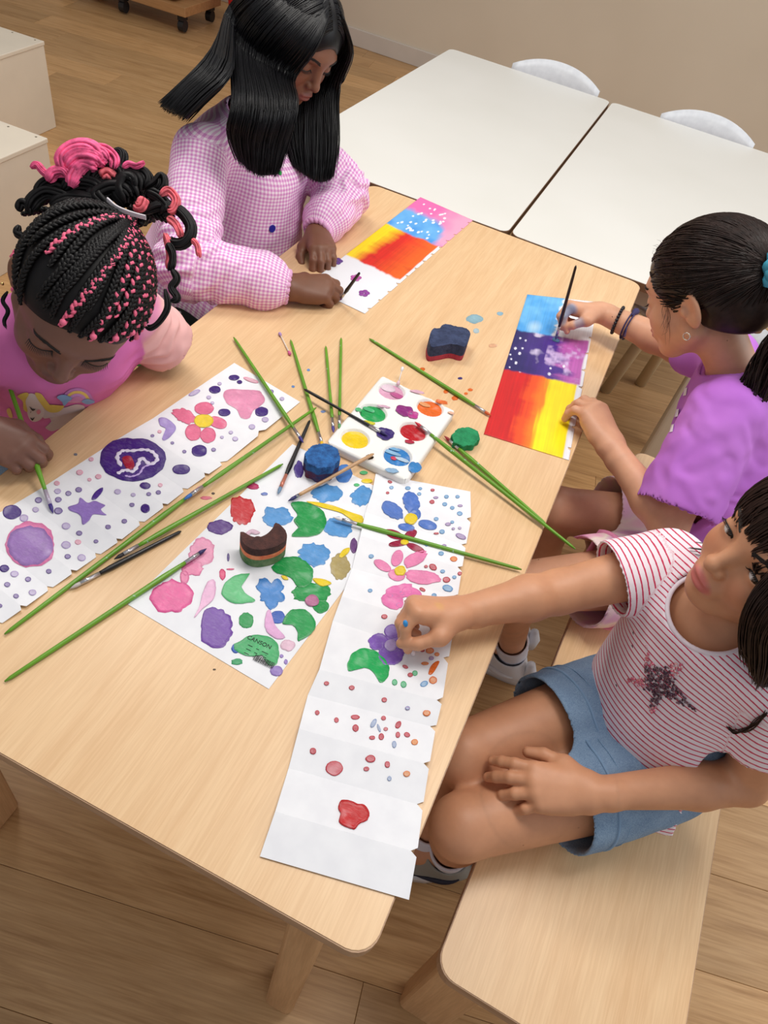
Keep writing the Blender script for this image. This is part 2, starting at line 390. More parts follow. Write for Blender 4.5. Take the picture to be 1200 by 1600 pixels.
def poly_blob(name, px, rgb, zf, parent, rough=0.10, thick=0.0006, mat=None, n=None, edge=None):
    """raised paint patch whose outline is given as photo pixels on the sheet; zf(u, v) = sheet height"""
    px = np.array(px, float); k = len(px)
    # densify closed outline smoothly
    m = max(18, k*5) if n is None else n
    E = np.vstack([px[-1:], px, px[:2]]); tt = np.linspace(0, k, m, endpoint=False); i = tt.astype(int); f = (tt-i)[:, None]
    p0, p1, p2, p3 = E[i], E[i+1], E[i+2], E[(i+3) % len(E)] if False else np.vstack([E, px[2:3] if k > 2 else px[:1]])[i+3]
    O = 0.5*((2*p1)+(-p0+p2)*f+(2*p0-5*p1+4*p2-p3)*f*f+(-p0+3*p1-3*p2+p3)*f**3)
    c = O.mean(0); sz = np.abs(O-c).mean()
    th = np.arange(m)*2*PI/m; sd = prng.uniform(0, 90); RD = np.stack([np.cos(th), np.sin(th), th*0+sd], 1); big = sz > 9
    O = c+(O-c)*(1+rough*((2.6 if big else 1.2)*vnoise(RD, 1.7)+(2.2 if big else 0.4)*vnoise(RD, 5.0)))[:, None]
    V = []
    RG = ((1.0, 0.0001), (0.94, thick), (0.82, thick*0.8), (0.58, thick*0.75), (0.3, thick*0.85)) if sz > 7 else ((1.0, 0.0001), (0.93, thick), (0.6, thick*0.7))
    for s, dz in RG:
        for q in c+(O-c)*s: V.append(at(q[0], q[1], zf(*q)+dz))
    V.append(at(c[0], c[1], zf(*c)+thick*0.6))
    F = []
    nr = len(RG)
    for r in range(nr-1):
        for j in range(m): F.append((r*m+j, r*m+(j+1) % m, (r+1)*m+(j+1) % m, (r+1)*m+j))
    for j in range(m): F.append(((nr-1)*m+j, (nr-1)*m+(j+1) % m, nr*m))
    me = mesh(name, V, F)
    if sum(p.normal.z for p in me.polygons) < 0: me.flip_normals()
    col = np.tile(np.array(lin(rgb)[:3]), (len(V), 1)); VV = np.array(V); nz = fbm(VV*V3(1, 1, 0), 90, int(prng.integers(1, 900)), 2)[:, None]; col = col*(1+0.16*nz)+(np.array((0.9, 0.9, 0.92))-col)*np.clip(nz*0.6-0.18, 0, 0.16); col[:2*m] *= 0.9
    if edge is not None: col[:m*2] = np.array(lin(edge)[:3])
    add_col(me, np.clip(col*0.84, 0, 1)); return link(name, me, mat or m_paint, parent, True)
def blob(name, u, v, ru, rv, rgb, zf, parent, ang=0, **kw):
    n = 9 if max(ru, rv) < 8 else 14
    a = np.arange(n)*2*PI/n; ca_, sa_ = math.cos(math.radians(ang)), math.sin(math.radians(ang))
    x, y = ru*np.cos(a), rv*np.sin(a)
    return poly_blob(name, np.stack([u+x*ca_-y*sa_, v+x*sa_+y*ca_], 1), rgb, zf, parent, n=18 if n == 9 else 40, **kw)
def sheet_strip(name, rows, label, group, notch=True, amp=0.0032, base=HT+0.0012, cols=7, mat=None, hump=None):
    """accordion-folded paper strip; rows: list of (left px, right px) at the folds"""
    zs = [base+(amp if i % 2 else 0.0) for i in range(len(rows))]
    if hump: zs = [z+hump(i) for i, z in enumerate(zs)]
    R = []
    for i, (l, r) in enumerate(rows):
        l, r = np.array(l, float), np.array(r, float)
        if notch and 0 < i < len(rows)-1:
            for s in (-1, 0, 1):
                j = i+s; L2 = l if s == 0 else l+(np.array(rows[j][0], float)-l)*0.10; R2 = r if s == 0 else r+(np.array(rows[j][1], float)-r)*0.10
                z = zs[i] if s == 0 else zs[i]+(zs[j]-zs[i])*0.10
                if s == 0: R2 = L2+(R2-L2)*0.955
                R.append((L2, R2, z))
        else: R.append((l, r, zs[i]))
    V, F = [], []
    for l, r, z in R:
        for k in range(cols): V.append(at(*(l+(r-l)*k/(cols-1)), z))
    for i in range(len(R)-1):
        for k in range(cols-1): a = i*cols+k; F.append((a, a+1, a+cols+1, a+cols))
    me = mesh(name, V, F)
    if sum(p.normal.z for p in me.polygons) < 0: me.flip_normals()
    o = link(name, me, mat or m_paper); tag(o, label, 'paper', group); md = o.modifiers.new('thickness', 'SOLIDIFY'); md.thickness = 0.0005; md.offset = -1
    def zf(u, v):
        p = np.array((u, v)); prev = None
        for i, (l, r) in enumerate(rows):
            l, r = np.array(l, float), np.array(r, float); d = r-l; s = (d[0]*(p-l)[1]-d[1]*(p-l)[0])/np.hypot(*d)
            if prev is not None and prev*s <= 0: return zs[i-1]+(zs[i]-zs[i-1])*abs(prev)/(abs(prev)+abs(s)+1e-9)+0.0004
            prev = s
        return base+amp*0.5
    return o, zf
PUR, VIO, LIL = (70, 38, 128), (112, 72, 170), (166, 138, 212)
PNK, LPK, MAG = (240, 110, 170), (246, 160, 196), (214, 40, 110)
RED, ORG, YEL = (206, 28, 40), (240, 112, 32), (248, 216, 32)
GRN, LGR, BLU, LBL = (20, 158, 74), (96, 200, 130), (66, 104, 196), (92, 160, 224)
MAR, TAN = (160, 16, 62), (186, 166, 108)
# --- strip of the girl with braids
wv = at(366, 567, HT)-at(469, 628, HT)
def pxof(P):
    q = CAMR @ (np.asarray(P)-CAMC); return (600+FPX*q[0]/q[2], 800+FPX*q[1]/q[2])
botA = [(469, 628), (409, 676), (349, 725), (324, 742), (290, 766), (259, 790), (222, 818), (187, 845), (154, 868), (116, 894), (79, 920), (37, 950), (0, 976), (-45, 1008), (-90, 1040)]
rowsA = [(pxof(at(*b, HT)+wv*(1+0.0*i)), b) for i, b in enumerate(botA)]
shA, zA = sheet_strip('folded_paper_strip', rowsA, 'folded white paper strip with purple circle and pink flower, before the girl with braids', 'painted paper strips', amp=0.0034)
def cA(x, y): return (x*0.375, 500+y*0.375)
def many(lst, conv, sc, rgb, zf, par, name='paint_dot', rough=0.06, **kw):
    for e in lst:
        u, v = conv(e[0], e[1]); r = e[2] if len(e) > 2 else 11; q = e[3] if len(e) > 3 else r*0.8
        blob(name, u, v, r*sc, q*sc, rgb if name != 'paint_dot' else tuple(int(c+(245-c)*0.38) for c in rgb), zf, par, e[4] if len(e) > 4 else 0, rough=rough, edge=rgb, **kw)
poly_blob('paint_patch', [cA(*p) for p in ((930, 305), (960, 287), (1020, 290), (1080, 295), (1105, 330), (1085, 358), (1058, 375), (1040, 408), (1008, 408), (985, 372), (945, 345))], LPK, zA, shA, 0.02)
many([(975, 240, 22, 12), (998, 258, 12, 8), (895, 290, 24, 16), (935, 385, 26, 16), (1090, 382, 28, 20), (830, 545, 33, 24), (755, 622, 38, 21), (605, 690, 22, 14), (605, 785, 20, 19), (50, 800, 40, 29), (18, 1035, 20, 16)], cA, 0.375, PUR, zA, shA, 'paint_spot')
blob('paint_circle', *cA(553, 580), 138*0.375, 92*0.375, (74, 40, 134), zA, shA, 0, rough=0.02, thick=0.0008)
m_wp = lambda q, d=0.0010: at(q[0], q[1], zA(*q)+d)
def stroke(name, px, w, rgb, zf, parent, dz=0.0010):
    G = catmull(np.array(px, float), max(8, len(px)*6)); pts = [at(u, v, zf(u, v)+dz) for u, v in G]
    W = np.array([w*(0.75+0.25*math.sin(i*1.7)) for i in range(len(G))]); W[0] *= 0.5; W[-1] *= 0.4
    P, Q = tube_arrays(pts, W, 8); P = np.array(P); zc = np.repeat([p[2] for p in pts], 8); P[:, 2] = zc+(P[:, 2]-zc)*0.16
    me = np_mesh(name, P, Q); add_col(me, np.tile(np.array(lin(rgb)[:3]), (len(P), 1))); return link(name, me, m_paint, parent, True)
stroke('paint_stroke', [cA(*p) for p in ((488, 640), (520, 625), (555, 630), (575, 600), (590, 575), (625, 600), (655, 580), (635, 550), (600, 540), (545, 545), (510, 545), (488, 570), (505, 610))], 0.0042, (228, 220, 240), zA, shA)
stroke('paint_stroke', [cA(*p) for p in ((640, 600), (600, 612), (580, 640), (545, 652), (520, 648))], 0.0022, (196, 170, 226), zA, shA)
poly_blob('paint_patch', [cA(*p) for p in ((508, 575), (545, 568), (560, 612), (530, 622))], (180, 30, 60), lambda u, v: zA(u, v)+0.0006, shA, 0.02)
for (x, y, a, b, r) in ((768, 400, 50, 30, 20), (850, 368, 40, 27, 0), (908, 427, 40, 24, 20), (805, 468, 34, 36, 0), (866, 480, 32, 32, 0)): blob('petal', *cA(x, y), a*0.375, b*0.375, (238, 110, 150), zA, shA, r, rough=0.06)
blob('flower_centre', *cA(848, 420), 40*0.375, 29*0.375, YEL, lambda u, v: zA(u, v)+0.0004, shA, rough=0.1)
poly_blob('paint_patch', [cA(*p) for p in ((662, 412), (685, 405), (715, 425), (732, 450), (715, 480), (690, 500), (675, 495), (690, 450), (668, 440))], (178, 156, 222), zA, shA, 0.04)
poly_blob('paint_patch', [cA(*p) for p in ((285, 780), (325, 765), (335, 740), (365, 762), (395, 755), (440, 770), (420, 790), (438, 812), (390, 810), (372, 835), (345, 852), (335, 818), (300, 798))], (160, 128, 208), zA, shA, 0.03)
blob('paint_stroke', *cA(406, 724), 34*0.375, 12*0.375, (84, 52, 148), zA, shA, -48, rough=0.08)
blob('paint_circle', *cA(125, 935), 107*0.375, 98*0.375, (240, 130, 184), zA, shA, rough=0.03); blob('paint_circle', *cA(127, 940), 95*0.375, 84*0.375, (166, 126, 196), lambda u, v: zA(u, v)+0.0007, shA, rough=0.03)
many([(160, 750, 15), (285, 722, 13), (328, 707, 14), (243, 748, 14), (243, 795, 18), (550, 770, 11), (518, 838, 12), (450, 862, 12), (400, 922, 10), (330, 888, 13), (282, 985, 13), (203, 1047, 12), (117, 1080, 13), (30, 1102, 13), (67, 1150, 12), (718, 512, 8), (768, 548, 9), (635, 482, 8), (660, 718, 11), (620, 725, 10), (890, 540, 10), (1130, 298, 11), (0, 1190, 10)], cA, 0.375, (110, 84, 158), zA, shA)
many([(100, 825, 19), (275, 858, 18), (275, 937, 20), (340, 990, 18), (60, 1058, 17), (135, 1135, 16), (148, 790, 14), (240, 713, 14), (555, 728, 10), (490, 715, 14), (915, 265, 9), (870, 322, 10), (980, 495, 12), (962, 468, 9), (1050, 445, 14), (1105, 415, 14), (1175, 328, 10), (925, 488, 8), (810, 303, 26, 9, -25), (885, 345, 8)], cA, 0.375, (188, 166, 218), zA, shA)
many([(380, 580, 11), (410, 652, 13), (373, 665, 9), (332, 635, 14), (237, 680, 12), (668, 688, 10), (665, 465, 9), (325, 925, 13), (1045, 250, 34, 8, 18)], cA, 0.375, (244, 164, 190), zA, shA)
# --- centre sheet (back of a drawing-pad sheet)
c0, c1 = at(200, 945, HT), at(420, 1077, HT); lx = c1-c0; ly = unit(V3(-lx[1], lx[0], 0))*np.linalg.norm(at(448, 690, HT)-c0)
quad = [c0, c1, c1+ly, c0+ly]
me = mesh('drawing_sheet', [tuple(q[:2])+(HT+0.0008,) for q in quad], [(0, 1, 2, 3)]); shB = link('drawing_sheet', me, m_paper); tag(shB, 'white drawing sheet full of paint splotches in the middle of the table', 'paper')
md = shB.modifiers.new('thickness', 'SOLIDIFY'); md.thickness = 0.0005; md.offset = -1
zB = lambda u, v: HT+0.0009
def cB(x, y): return (200+x/3, 720+y/3)
B3 = 1/3
for (x, y, a, b, c, rg) in ((535, 235, 64, 62, RED, 0.07), (428, 310, 62, 32, (92, 48, 136), 0.07), (347, 425, 62, 62, LPK, 0.08), (300, 505, 52, 36, (240, 130, 176), 0.08), (265, 545, 22, 34, (240, 130, 176), 0.08), (205, 635, 96, 78, (238, 90, 160), 0.05), (410, 788, 78, 92, (124, 76, 176), 0.05),
      (665, 622, 62, 62, (70, 140, 214), 0.16), (700, 265, 66, 50, LBL, 0.08), (990, 312, 68, 48, LBL, 0.08), (870, 440, 72, 54, LBL, 0.06), (933, 155, 70, 42, LBL, 0.06), (1096, 168, 52, 44, LBL, 0.1), (1010, 60, 40, 45, (70, 130, 210), 0.1),
      (860, 618, 88, 44, GRN, 0.06), (903, 680, 38, 34, GRN, 0.08), (996, 497, 46, 62, TAN, 0.06), (700, 733, 36, 32, BLU, 0.1), (555, 748, 36, 40, (36, 160, 84), 0.14), (695, 985, 30, 25, LIL, 0.1), (740, 942, 9, 12, LIL, 0.1), (720, 915, 9, 9, LIL, 0.1), (510, 942, 28, 14, (60, 170, 110), 0.2), (505, 880, 20, 22, BLU, 0.15), (1120, 95, 26, 11, YEL, 0.1), (1105, 55, 19, 9, LGR, 0.1), (1072, 113, 14, 8, LGR, 0.1), (1058, 400, 18, 36, (112, 60, 130), 0.1), (443, 532, 16, 28, (232, 80, 130), 0.15), (480, 508, 20, 4, (232, 80, 130), 0.1), (585, 118, 30, 16, (190, 40, 100), 0.2), (640, 155, 16, 8, (110, 130, 200), 0.2), (800, 40, 22, 40, (80, 50, 150), 0.15), (750, 865, 34, 26, (240, 200, 220), 0.15), (470, 452, 6, 20, (100, 80, 150), 0.1)):
    blob('paint_spot', *cB(x, y), a*B3, b*B3, c, zB, shB, rough=rg)
UP4 = lambda u, v: HT+0.0015
for pts, c in (((( 570, 528), (500, 538), (450, 580), (443, 630), (480, 665), (540, 670), (597, 655), (553, 622), (533, 590), (540, 558)), LGR),
      (((760, 195), (830, 190), (900, 220), (930, 270), (915, 325), (860, 355), (780, 360), (772, 340), (803, 318), (776, 280), (792, 250)), GRN),
      (((840, 190), (940, 203), (1040, 238), (1100, 262), (1096, 290), (1060, 284), (1000, 244), (900, 216)), YEL), (((678, 492), (740, 450), (820, 460), (866, 520), (850, 572), (800, 596), (762, 548), (690, 522)), GRN),
      (((720, 760), (760, 700), (830, 700), (875, 745), (870, 800), (800, 845), (795, 800), (770, 770)), (34, 164, 84)), (((505, 860), (560, 825), (640, 818), (700, 850), (712, 910), (690, 960), (650, 950), (655, 915), (570, 915), (500, 890)), (76, 186, 116)),
      (((350, 620), (380, 560), (410, 570), (405, 640), (355, 690), (310, 735), (335, 680)), (246, 190, 226)), (((640, 740), (665, 700), (690, 770), (738, 828), (690, 830), (650, 800)), (238, 180, 226)),
      (((990, 445), (1010, 415), (1040, 408), (1030, 435), (1000, 455)), YEL), (((865, 552), (920, 555), (955, 575), (905, 588)), YEL), (((718, 538), (740, 540), (752, 556), (730, 556)), YEL), (((545, 345), (580, 320), (620, 335), (600, 345), (575, 338), (550, 360)), (230, 196, 214))):
    poly_blob('paint_patch', [cB(*p) for p in pts], c, UP4, shB, 0.025)
blob('paint_spot', *cB(862, 655), 34*B3, 27*B3, (196, 120, 160), lambda u, v: HT+0.0022, shB, rough=0.08)
m_ink = plain('black_ink', (20, 20, 22), 0.7)
tdir = unit(at(416, 1007, HT)-at(386, 993, HT)); tang = math.atan2(tdir[1], tdir[0])
def text(body, px, size, parent, z, ang, mat, name='printed_text'):
    cu = bpy.data.curves.new(name, 'FONT'); cu.body = body; cu.size = size; cu.extrude = 0.00005; cu.materials.append(mat)
    o = bpy.data.objects.new(name, cu); me = bpy.data.meshes.new_from_object(o); bpy.data.objects.remove(o); o = link(name, me, mat, parent); p = at(*px, z); o.location = tuple(p); o.rotation_euler = (0, 0, ang); return o
text('CANSON', (385, 997), 0.0085, shB, HT+0.0024, tang, m_ink)
fm = MB()
for k, px in enumerate(((387, 1007), (384, 1013), (381, 1019))):
    p_ = at(*px, HT+0.0024)
    for q, l_ in enumerate((0.007, 0.004, 0.009)): fm.box(tuple(p_+tdir*(0.004+q*0.011)), (l_, 0.0007, 0.0001), Matrix.Rotation(tang, 3, 'Z'))
fm.build('fine_print', m_ink, shB)
bb = MB(); p0 = at(395, 1030, HT+0.0024); pd = V3(-tdir[1], tdir[0], 0)
xo = 0.0; random.seed(3)
while xo < 0.028:
    w_ = random.choice((0.0004, 0.0008, 0.0011)); c_ = p0+tdir*(xo+w_/2); bb.box(tuple(c_+pd*0.004), (w_, 0.009, 0.0001), Matrix.Rotation(tang, 3, 'Z')); xo += w_+random.choice((0.0005, 0.0009))
bb.build('barcode', m_ink, shB)
# --- strip of the girl in stripes
rowsC = [((587, 740), (735, 768)), ((582, 768), (736, 812)), ((571, 800), (728, 853)), ((563, 837), (722, 888)), ((550, 888), (715, 933)), ((534, 932), (709, 982)), ((520, 970), (701, 1030)), ((499, 1046), (691, 1096)), ((481, 1086), (681, 1137)), ((467, 1139), (671, 1195)), ((451, 1200), (661, 1259)), ((430, 1268), (652, 1332)), ((406, 1338), (639, 1406))]
shC, zC = sheet_strip('folded_paper_strip', rowsC, 'long folded white paper strip with flowers, under the striped girl\'s hand', 'painted paper strips', amp=0.0062, base=HT+0.0022)
def cC(x, y): return (400+x/3, 720+y/3)
def cL(x, y): return (400+x*0.3, 1040+y*0.3)
for fl in (((640, 232, 56, 34, 35), (728, 195, 38, 52, -20), (805, 300, 46, 22, 15), (705, 312, 40, 18, 10), (745, 250, 28, 28, 0), (84, 124, 208), (727, 272, 30, 26)),
           ((648, 345, 50, 20, 20), (725, 345, 32, 20, -30), (668, 387, 48, 15, -8), (748, 408, 46, 16, 25), MAR, (697, 381, 20, 13)),
           ((592, 490, 46, 22, 30), (662, 455, 26, 40, 20), (745, 462, 62, 28, -30), (660, 535, 40, 28, 10), (782, 545, 80, 32, 10), (244, 136, 186), (675, 515, 27, 24)),
           ((670, 612, 70, 34, -10), (640, 655, 55, 38, 20), (730, 620, 50, 28, 20), (244, 128, 190), None)):
    for x, y, a, b, r in fl[:-2]: blob('petal', *cC(x, y), a*B3, b*B3, fl[-2], zC, shC, r, rough=0.05)
    if fl[-1]: blob('flower_centre', *cC(*fl[-1][:2]), fl[-1][2]*B3, fl[-1][3]*B3, YEL, lambda u, v: zC(u, v)+0.0005, shC, rough=0.1)
for (x, y, a, b) in ((640, 800, 40, 34), (572, 848, 44, 42), (632, 910, 56, 50), (690, 855, 32, 50), (635, 860, 50, 40)): blob('petal', *cC(x, y), a*B3, b*B3, (134, 92, 190), zC, shC, rough=0.05)
blob('flower_centre', *cC(632, 866), 30*B3, 28*B3, (190, 166, 220), lambda u, v: zC(u, v)+0.0006, shC, rough=0.08)
poly_blob('paint_patch', [cC(*p) for p in ((438, 985), (430, 942), (460, 897), (510, 880), (572, 895), (615, 940), (623, 990), (607, 1035), (582, 1040), (565, 1010), (530, 976), (480, 970))], (30, 178, 92), zC, shC, 0.015)
many([(635, 125, 10), (712, 128, 13, 9), (770, 130, 9), (765, 155, 10), (893, 168, 11), (945, 168, 10), (885, 203, 12), (920, 220, 11), (955, 247, 13), (845, 272, 11), (872, 332, 13), (920, 287, 9), (868, 434, 13), (800, 392, 11), (540, 447, 12), (535, 608, 11), (685, 620, 12), (835, 630, 12), (898, 597, 26, 16, 15), (875, 518, 11), (930, 545, 10), (670, 675, 13), (788, 1045, 20, 13, -25), (745, 635, 12), (627, 632, 15, 8)], cC, B3, (96, 156, 214), zC, shC, thick=0.0005)
many([(628, 98, 11, 7, 20), (617, 150, 8), (828, 137, 10, 7), (825, 192, 12), (845, 340, 12, 5), (830, 498, 20, 14, 30), (797, 495, 9), (893, 557, 18, 14), (780, 603, 16, 8, 25), (868, 648, 18, 8, 10), (955, 528, 10, 9), (780, 888, 11), (845, 830, 14, 11), (700, 965, 14, 8, 25), (723, 1003, 13), (602, 730, 15, 11), (705, 658, 10, 6)], cC, B3, (190, 34, 50), zC, shC)
many([(927, 460, 17, 13), (815, 890, 20, 14), (848, 907, 12), (792, 950, 18, 8), (830, 1028, 19, 18), (853, 850, 10), (800, 1182, 18, 14)], cC, B3, ORG, zC, shC)
poly_blob('paint_patch', [cC(*p) for p in ((840, 942), (860, 940), (848, 968), (825, 1000), (808, 998), (818, 965))], ORG, zC, shC, 0.03)
many([(843, 172, 12, 6), (957, 210, 12, 6), (960, 354, 26, 12, 20), (900, 297, 14, 8), (925, 318, 8), (955, 315, 8), (882, 397, 11, 7), (710, 1160, 12, 9), (822, 925, 12, 10)], cC, B3, (160, 130, 188), zC, shC)
many([(650, 1038, 13, 15), (692, 1048, 14, 16), (745, 995, 13, 13)], cC, B3, (60, 176, 110), zC, shC)
many([(367, 92, 14), (499, 115, 15, 12), (668, 178, 14, 13), (319, 245, 12, 13), (419, 283, 12, 14), (517, 268, 24, 13), (518, 325, 17, 19), (664, 273, 13, 12), (741, 308, 14, 21, 30), (676, 330, 12), (653, 370, 14, 18), (605, 375, 16, 11), (739, 360, 12, 16), (787, 360, 17, 13, 25), (297, 445, 17, 17), (408, 535, 44, 38), (596, 485, 26, 20), (575, 538, 15, 12), (684, 515, 14, 17)], cL, 0.3, (196, 36, 52), zC, shC)
many([(612, 300, 12, 26, 30), (640, 325, 7, 22, -20), (720, 410, 12, 19), (790, 220, 12), (695, 588, 11, 13)], cL, 0.3, (150, 170, 212), zC, shC)
many([(888, 248, 20, 16), (826, 398, 18, 16), (785, 563, 18, 16)], cL, 0.3, (236, 128, 56), zC, shC)
poly_blob('paint_patch', [cL(*p) for p in ((440, 710), (470, 697), (520, 715), (570, 730), (590, 775), (575, 810), (535, 825), (515, 852), (480, 845), (432, 815), (440, 770), (430, 745))], (206, 24, 30), zC, shC, 0.02, 0.0016)
# --- fully painted sheets, coloured per vertex
def painted(name, corners, fn, label, nu, nv, z=HT+0.0012, notch=None, fold=None):
    """corners px: (0,0) (1,0) (1,1) (0,1); fn(s, t, world noise) -> rgb arrays"""
    s, t_ = np.meshgrid(np.linspace(0, 1, nu), np.linspace(0, 1, nv), indexing='ij'); s, t_ = s.ravel(), t_.ravel()
    W = [at(*c, z) for c in corners]
    P = (W[0][None]*((1-s)*(1-t_))[:, None]+W[1][None]*(s*(1-t_))[:, None]+W[2][None]*(s*t_)[:, None]+W[3][None]*((1-s)*t_)[:, None])
    if fold is not None: P[:, 2] += fold(s, t_)
    Q = np.array([(i*nv+j, (i+1)*nv+j, (i+1)*nv+j+1, i*nv+j+1) for i in range(nu-1) for j in range(nv-1)])
    if notch is not None: Q = Q[~notch(s[Q].mean(1), t_[Q].mean(1))]
    me = np_mesh(name, P, Q)
    if sum(p.normal.z for p in list(me.polygons)[:50]) < 0: me.flip_normals()
    N = lambda fu, fv, seed: fbm(np.stack([s*fu, t_*fv, np.zeros_like(s)], 1), 1.0, seed, 3)
    add_col(me, np.clip(fn(s, t_, N), 0, 1)); o = link(name, me, m_painted); tag(o, label, 'paper', 'rainbow paintings')
    md = o.modifiers.new('thickness', 'SOLIDIFY'); md.thickness = 0.0005; md.offset = -1; return o
LC = lambda *c: np.array(lin(c)[:3])
def step(x, w): return np.clip(0.5+x/w, 0, 1)[:, None]
def mixc(a, b, w): return a+(b-a)*w
def dots(C, s, t_, lst, asp, rgb):
    for (ds, dt, r) in lst:
        d = np.hypot((s-ds)*asp, t_-dt)/r; C = mixc(C, rgb, np.clip((1.15-d)*6, 0, 1)[:, None])
    return C
WHT = LC(234, 234, 239)
def paintD(s, t_, N):
    # t: 0 far (blue) .. 1 near (red/yellow); s: 0 left .. 1 right
    n1 = N(5, 14, 1); n2 = N(3, 30, 2); n3 = N(9, 9, 3)
    A = mixc(mixc(LC(52, 150, 226), LC(112, 186, 236), step(n1, 1.2)), WHT, step(s-0.50-0.05*N(3, 40, 6), 0.03))
    A = mixc(A, LC(190, 222, 244), 0.8*np.clip(1-np.hypot((s-0.22)*1.0, (t_-0.26)*2)/0.12, 0, 1)[:, None])
    B = mixc(mixc(LC(34, 24, 96), LC(74, 42, 140), step(s-0.30+0.15*n1, 0.4)), LC(190, 96, 180), step(s-0.74+0.22*n2+0.1*N(6, 60, 45), 0.22))
    cl = np.clip(N(7, 16, 8)*1.6-0.25-3.2*np.abs(s-0.36-0.45*(t_-0.5)), 0, 1)[:, None]; B = mixc(B, LC(226, 214, 240), np.minimum(0.85, cl*1.4))
    cl2 = np.clip(N(8, 20, 18)*1.8-7*np.abs(t_-0.40-0.06*s), 0, 1)*(s > 0.45); B = mixc(B, LC(216, 190, 232), np.minimum(0.8, cl2*1.2)[:, None])
    B = dots(B, s, t_, [(0.08, .36, .007), (.16, .37, .007), (.06, .44, .008), (.15, .43, .007), (.13, .47, .009), (.05, .52, .007), (.12, .54, .009), (.06, .58, .006), (.2, .60, .006), (.56, .53, .007), (.56, .57, .010), (.72, .50, .008), (.02, .49, .006), (.27, .66, .007), (.1, .63, .006)], 0.55, LC(232, 230, 246))
    B = mixc(B, WHT, step(s-0.965+0.03*n3, 0.02))
    r = mixc(LC(206, 14, 18), LC(238, 78, 20), step(s-0.32+0.06*n2+0.06*N(40, 5, 44), 0.10)); r = mixc(r, LC(250, 140, 24), step(s-0.46+0.05*n2, 0.10)*0.7); r = mixc(r, LC(252, 226, 10), step(s-0.56+0.05*N(3, 8, 12)+0.03*N(30, 6, 43), 0.05))
    r = r*(1+0.10*n1[:, None]); r = mixc(r, WHT, step(s-0.93+0.012*n3, 0.015))
    b1 = 0.305+0.01*n3; b2 = 0.60+0.012*n3
    C = mixc(A, B, step(t_-b1, 0.012)); C = mixc(C, r, step(t_-b2, 0.012)); return C*(1+0.16*N(70, 5, 41)[:, None])
def notchR(n, side=1, w=0.045, h=0.008):
    def f(s, t_):
        k = np.abs((t_*n) % 1-0.5)/n  # distance to notch centre
        e = s if side > 0 else 1-s
        return (k < h*np.clip((e-(1-w))/w, 0, 1))
    return f
shD = painted('rainbow_painting', [(824, 460), (934, 472), (889, 719), (756, 678)], paintD, 'painting with blue, galaxy purple and red-to-yellow fields before the lilac girl', 110, 200, notch=notchR(9), fold=lambda s, t_: 0.0025*np.abs(np.abs((t_*3) % 1-0.5)*2-1)*0+0.002*np.exp(-((t_-0.6)/0.05)**2))
blob('paint_spot', 869, 531, 6.5, 3.5, (70, 110, 150), lambda u, v: HT+0.0014, shD, 15)
def paintE(s, t_, N):
    # t: 0 far (pink) .. 1 near (white); s: 0 left .. 1 right (notched edge)
    n1 = N(5, 12, 31); n2 = N(26, 4, 32); n3 = N(9, 9, 33); n4 = N(3, 30, 38)
    A = mixc(LC(240, 110, 176), LC(244, 164, 196), step(s-0.7+0.2*n1, 0.5))
    b = mixc(LC(70, 150, 226), LC(110, 180, 234), step(n1, 1.0))
    A = mixc(A, b, step(t_-0.145-0.10*np.clip((s-0.62)/0.38, 0, 1)+0.02*n3, 0.05)*step(0.80-s+0.1*n3+(t_-0.2)*0.6, 0.12))
    rs = np.random.default_rng(5); A = dots(A, s, t_, [(rs.uniform(.12, .74), rs.uniform(.05, .32), rs.uniform(.007, .011)) for _ in range(40)], 0.55, LC(236, 240, 248))
    Bc = mixc(LC(250, 218, 20), LC(222, 36, 22), step(s-0.24+0.08*n4+0.30*(t_-0.5), 0.22)); Bc = mixc(Bc, LC(244, 100, 24), step(s-0.66+0.1*n4, 0.4)); Bc = mixc(Bc, LC(150, 20, 16), np.clip(n4*1.2-0.45, 0, 1)[:, None]*(s > 0.3)[:, None])
    Bc = Bc*(1+0.1*n1[:, None]+0.14*N(60, 6, 51)[:, None])
    C = mixc(A, Bc, step(t_-0.345+0.012*n3, 0.015)); C = mixc(C, WHT, step(t_-0.70+0.014*n3, 0.012)); return mixc(C, WHT, step(s-0.955+0.015*n3, 0.015)*(t_ > 0.34)[:, None])
shE = painted('rainbow_painting', [(657, 308), (739, 344), (570, 490), (478, 446)], paintE, 'painting with pink, blue, yellow and red fields before the girl in gingham', 110, 200, notch=notchR(13))
for (u, v, c) in ((527, 408, (100, 60, 150)), (556, 434, (206, 90, 180)), (569, 458, (160, 70, 170))): 
    for k in range(5): blob('petal', u+5.0*math.cos(k*1.257), v+3.0*math.sin(k*1.257), 4.2, 2.6, c, lambda u, v: HT+0.0014, shE)
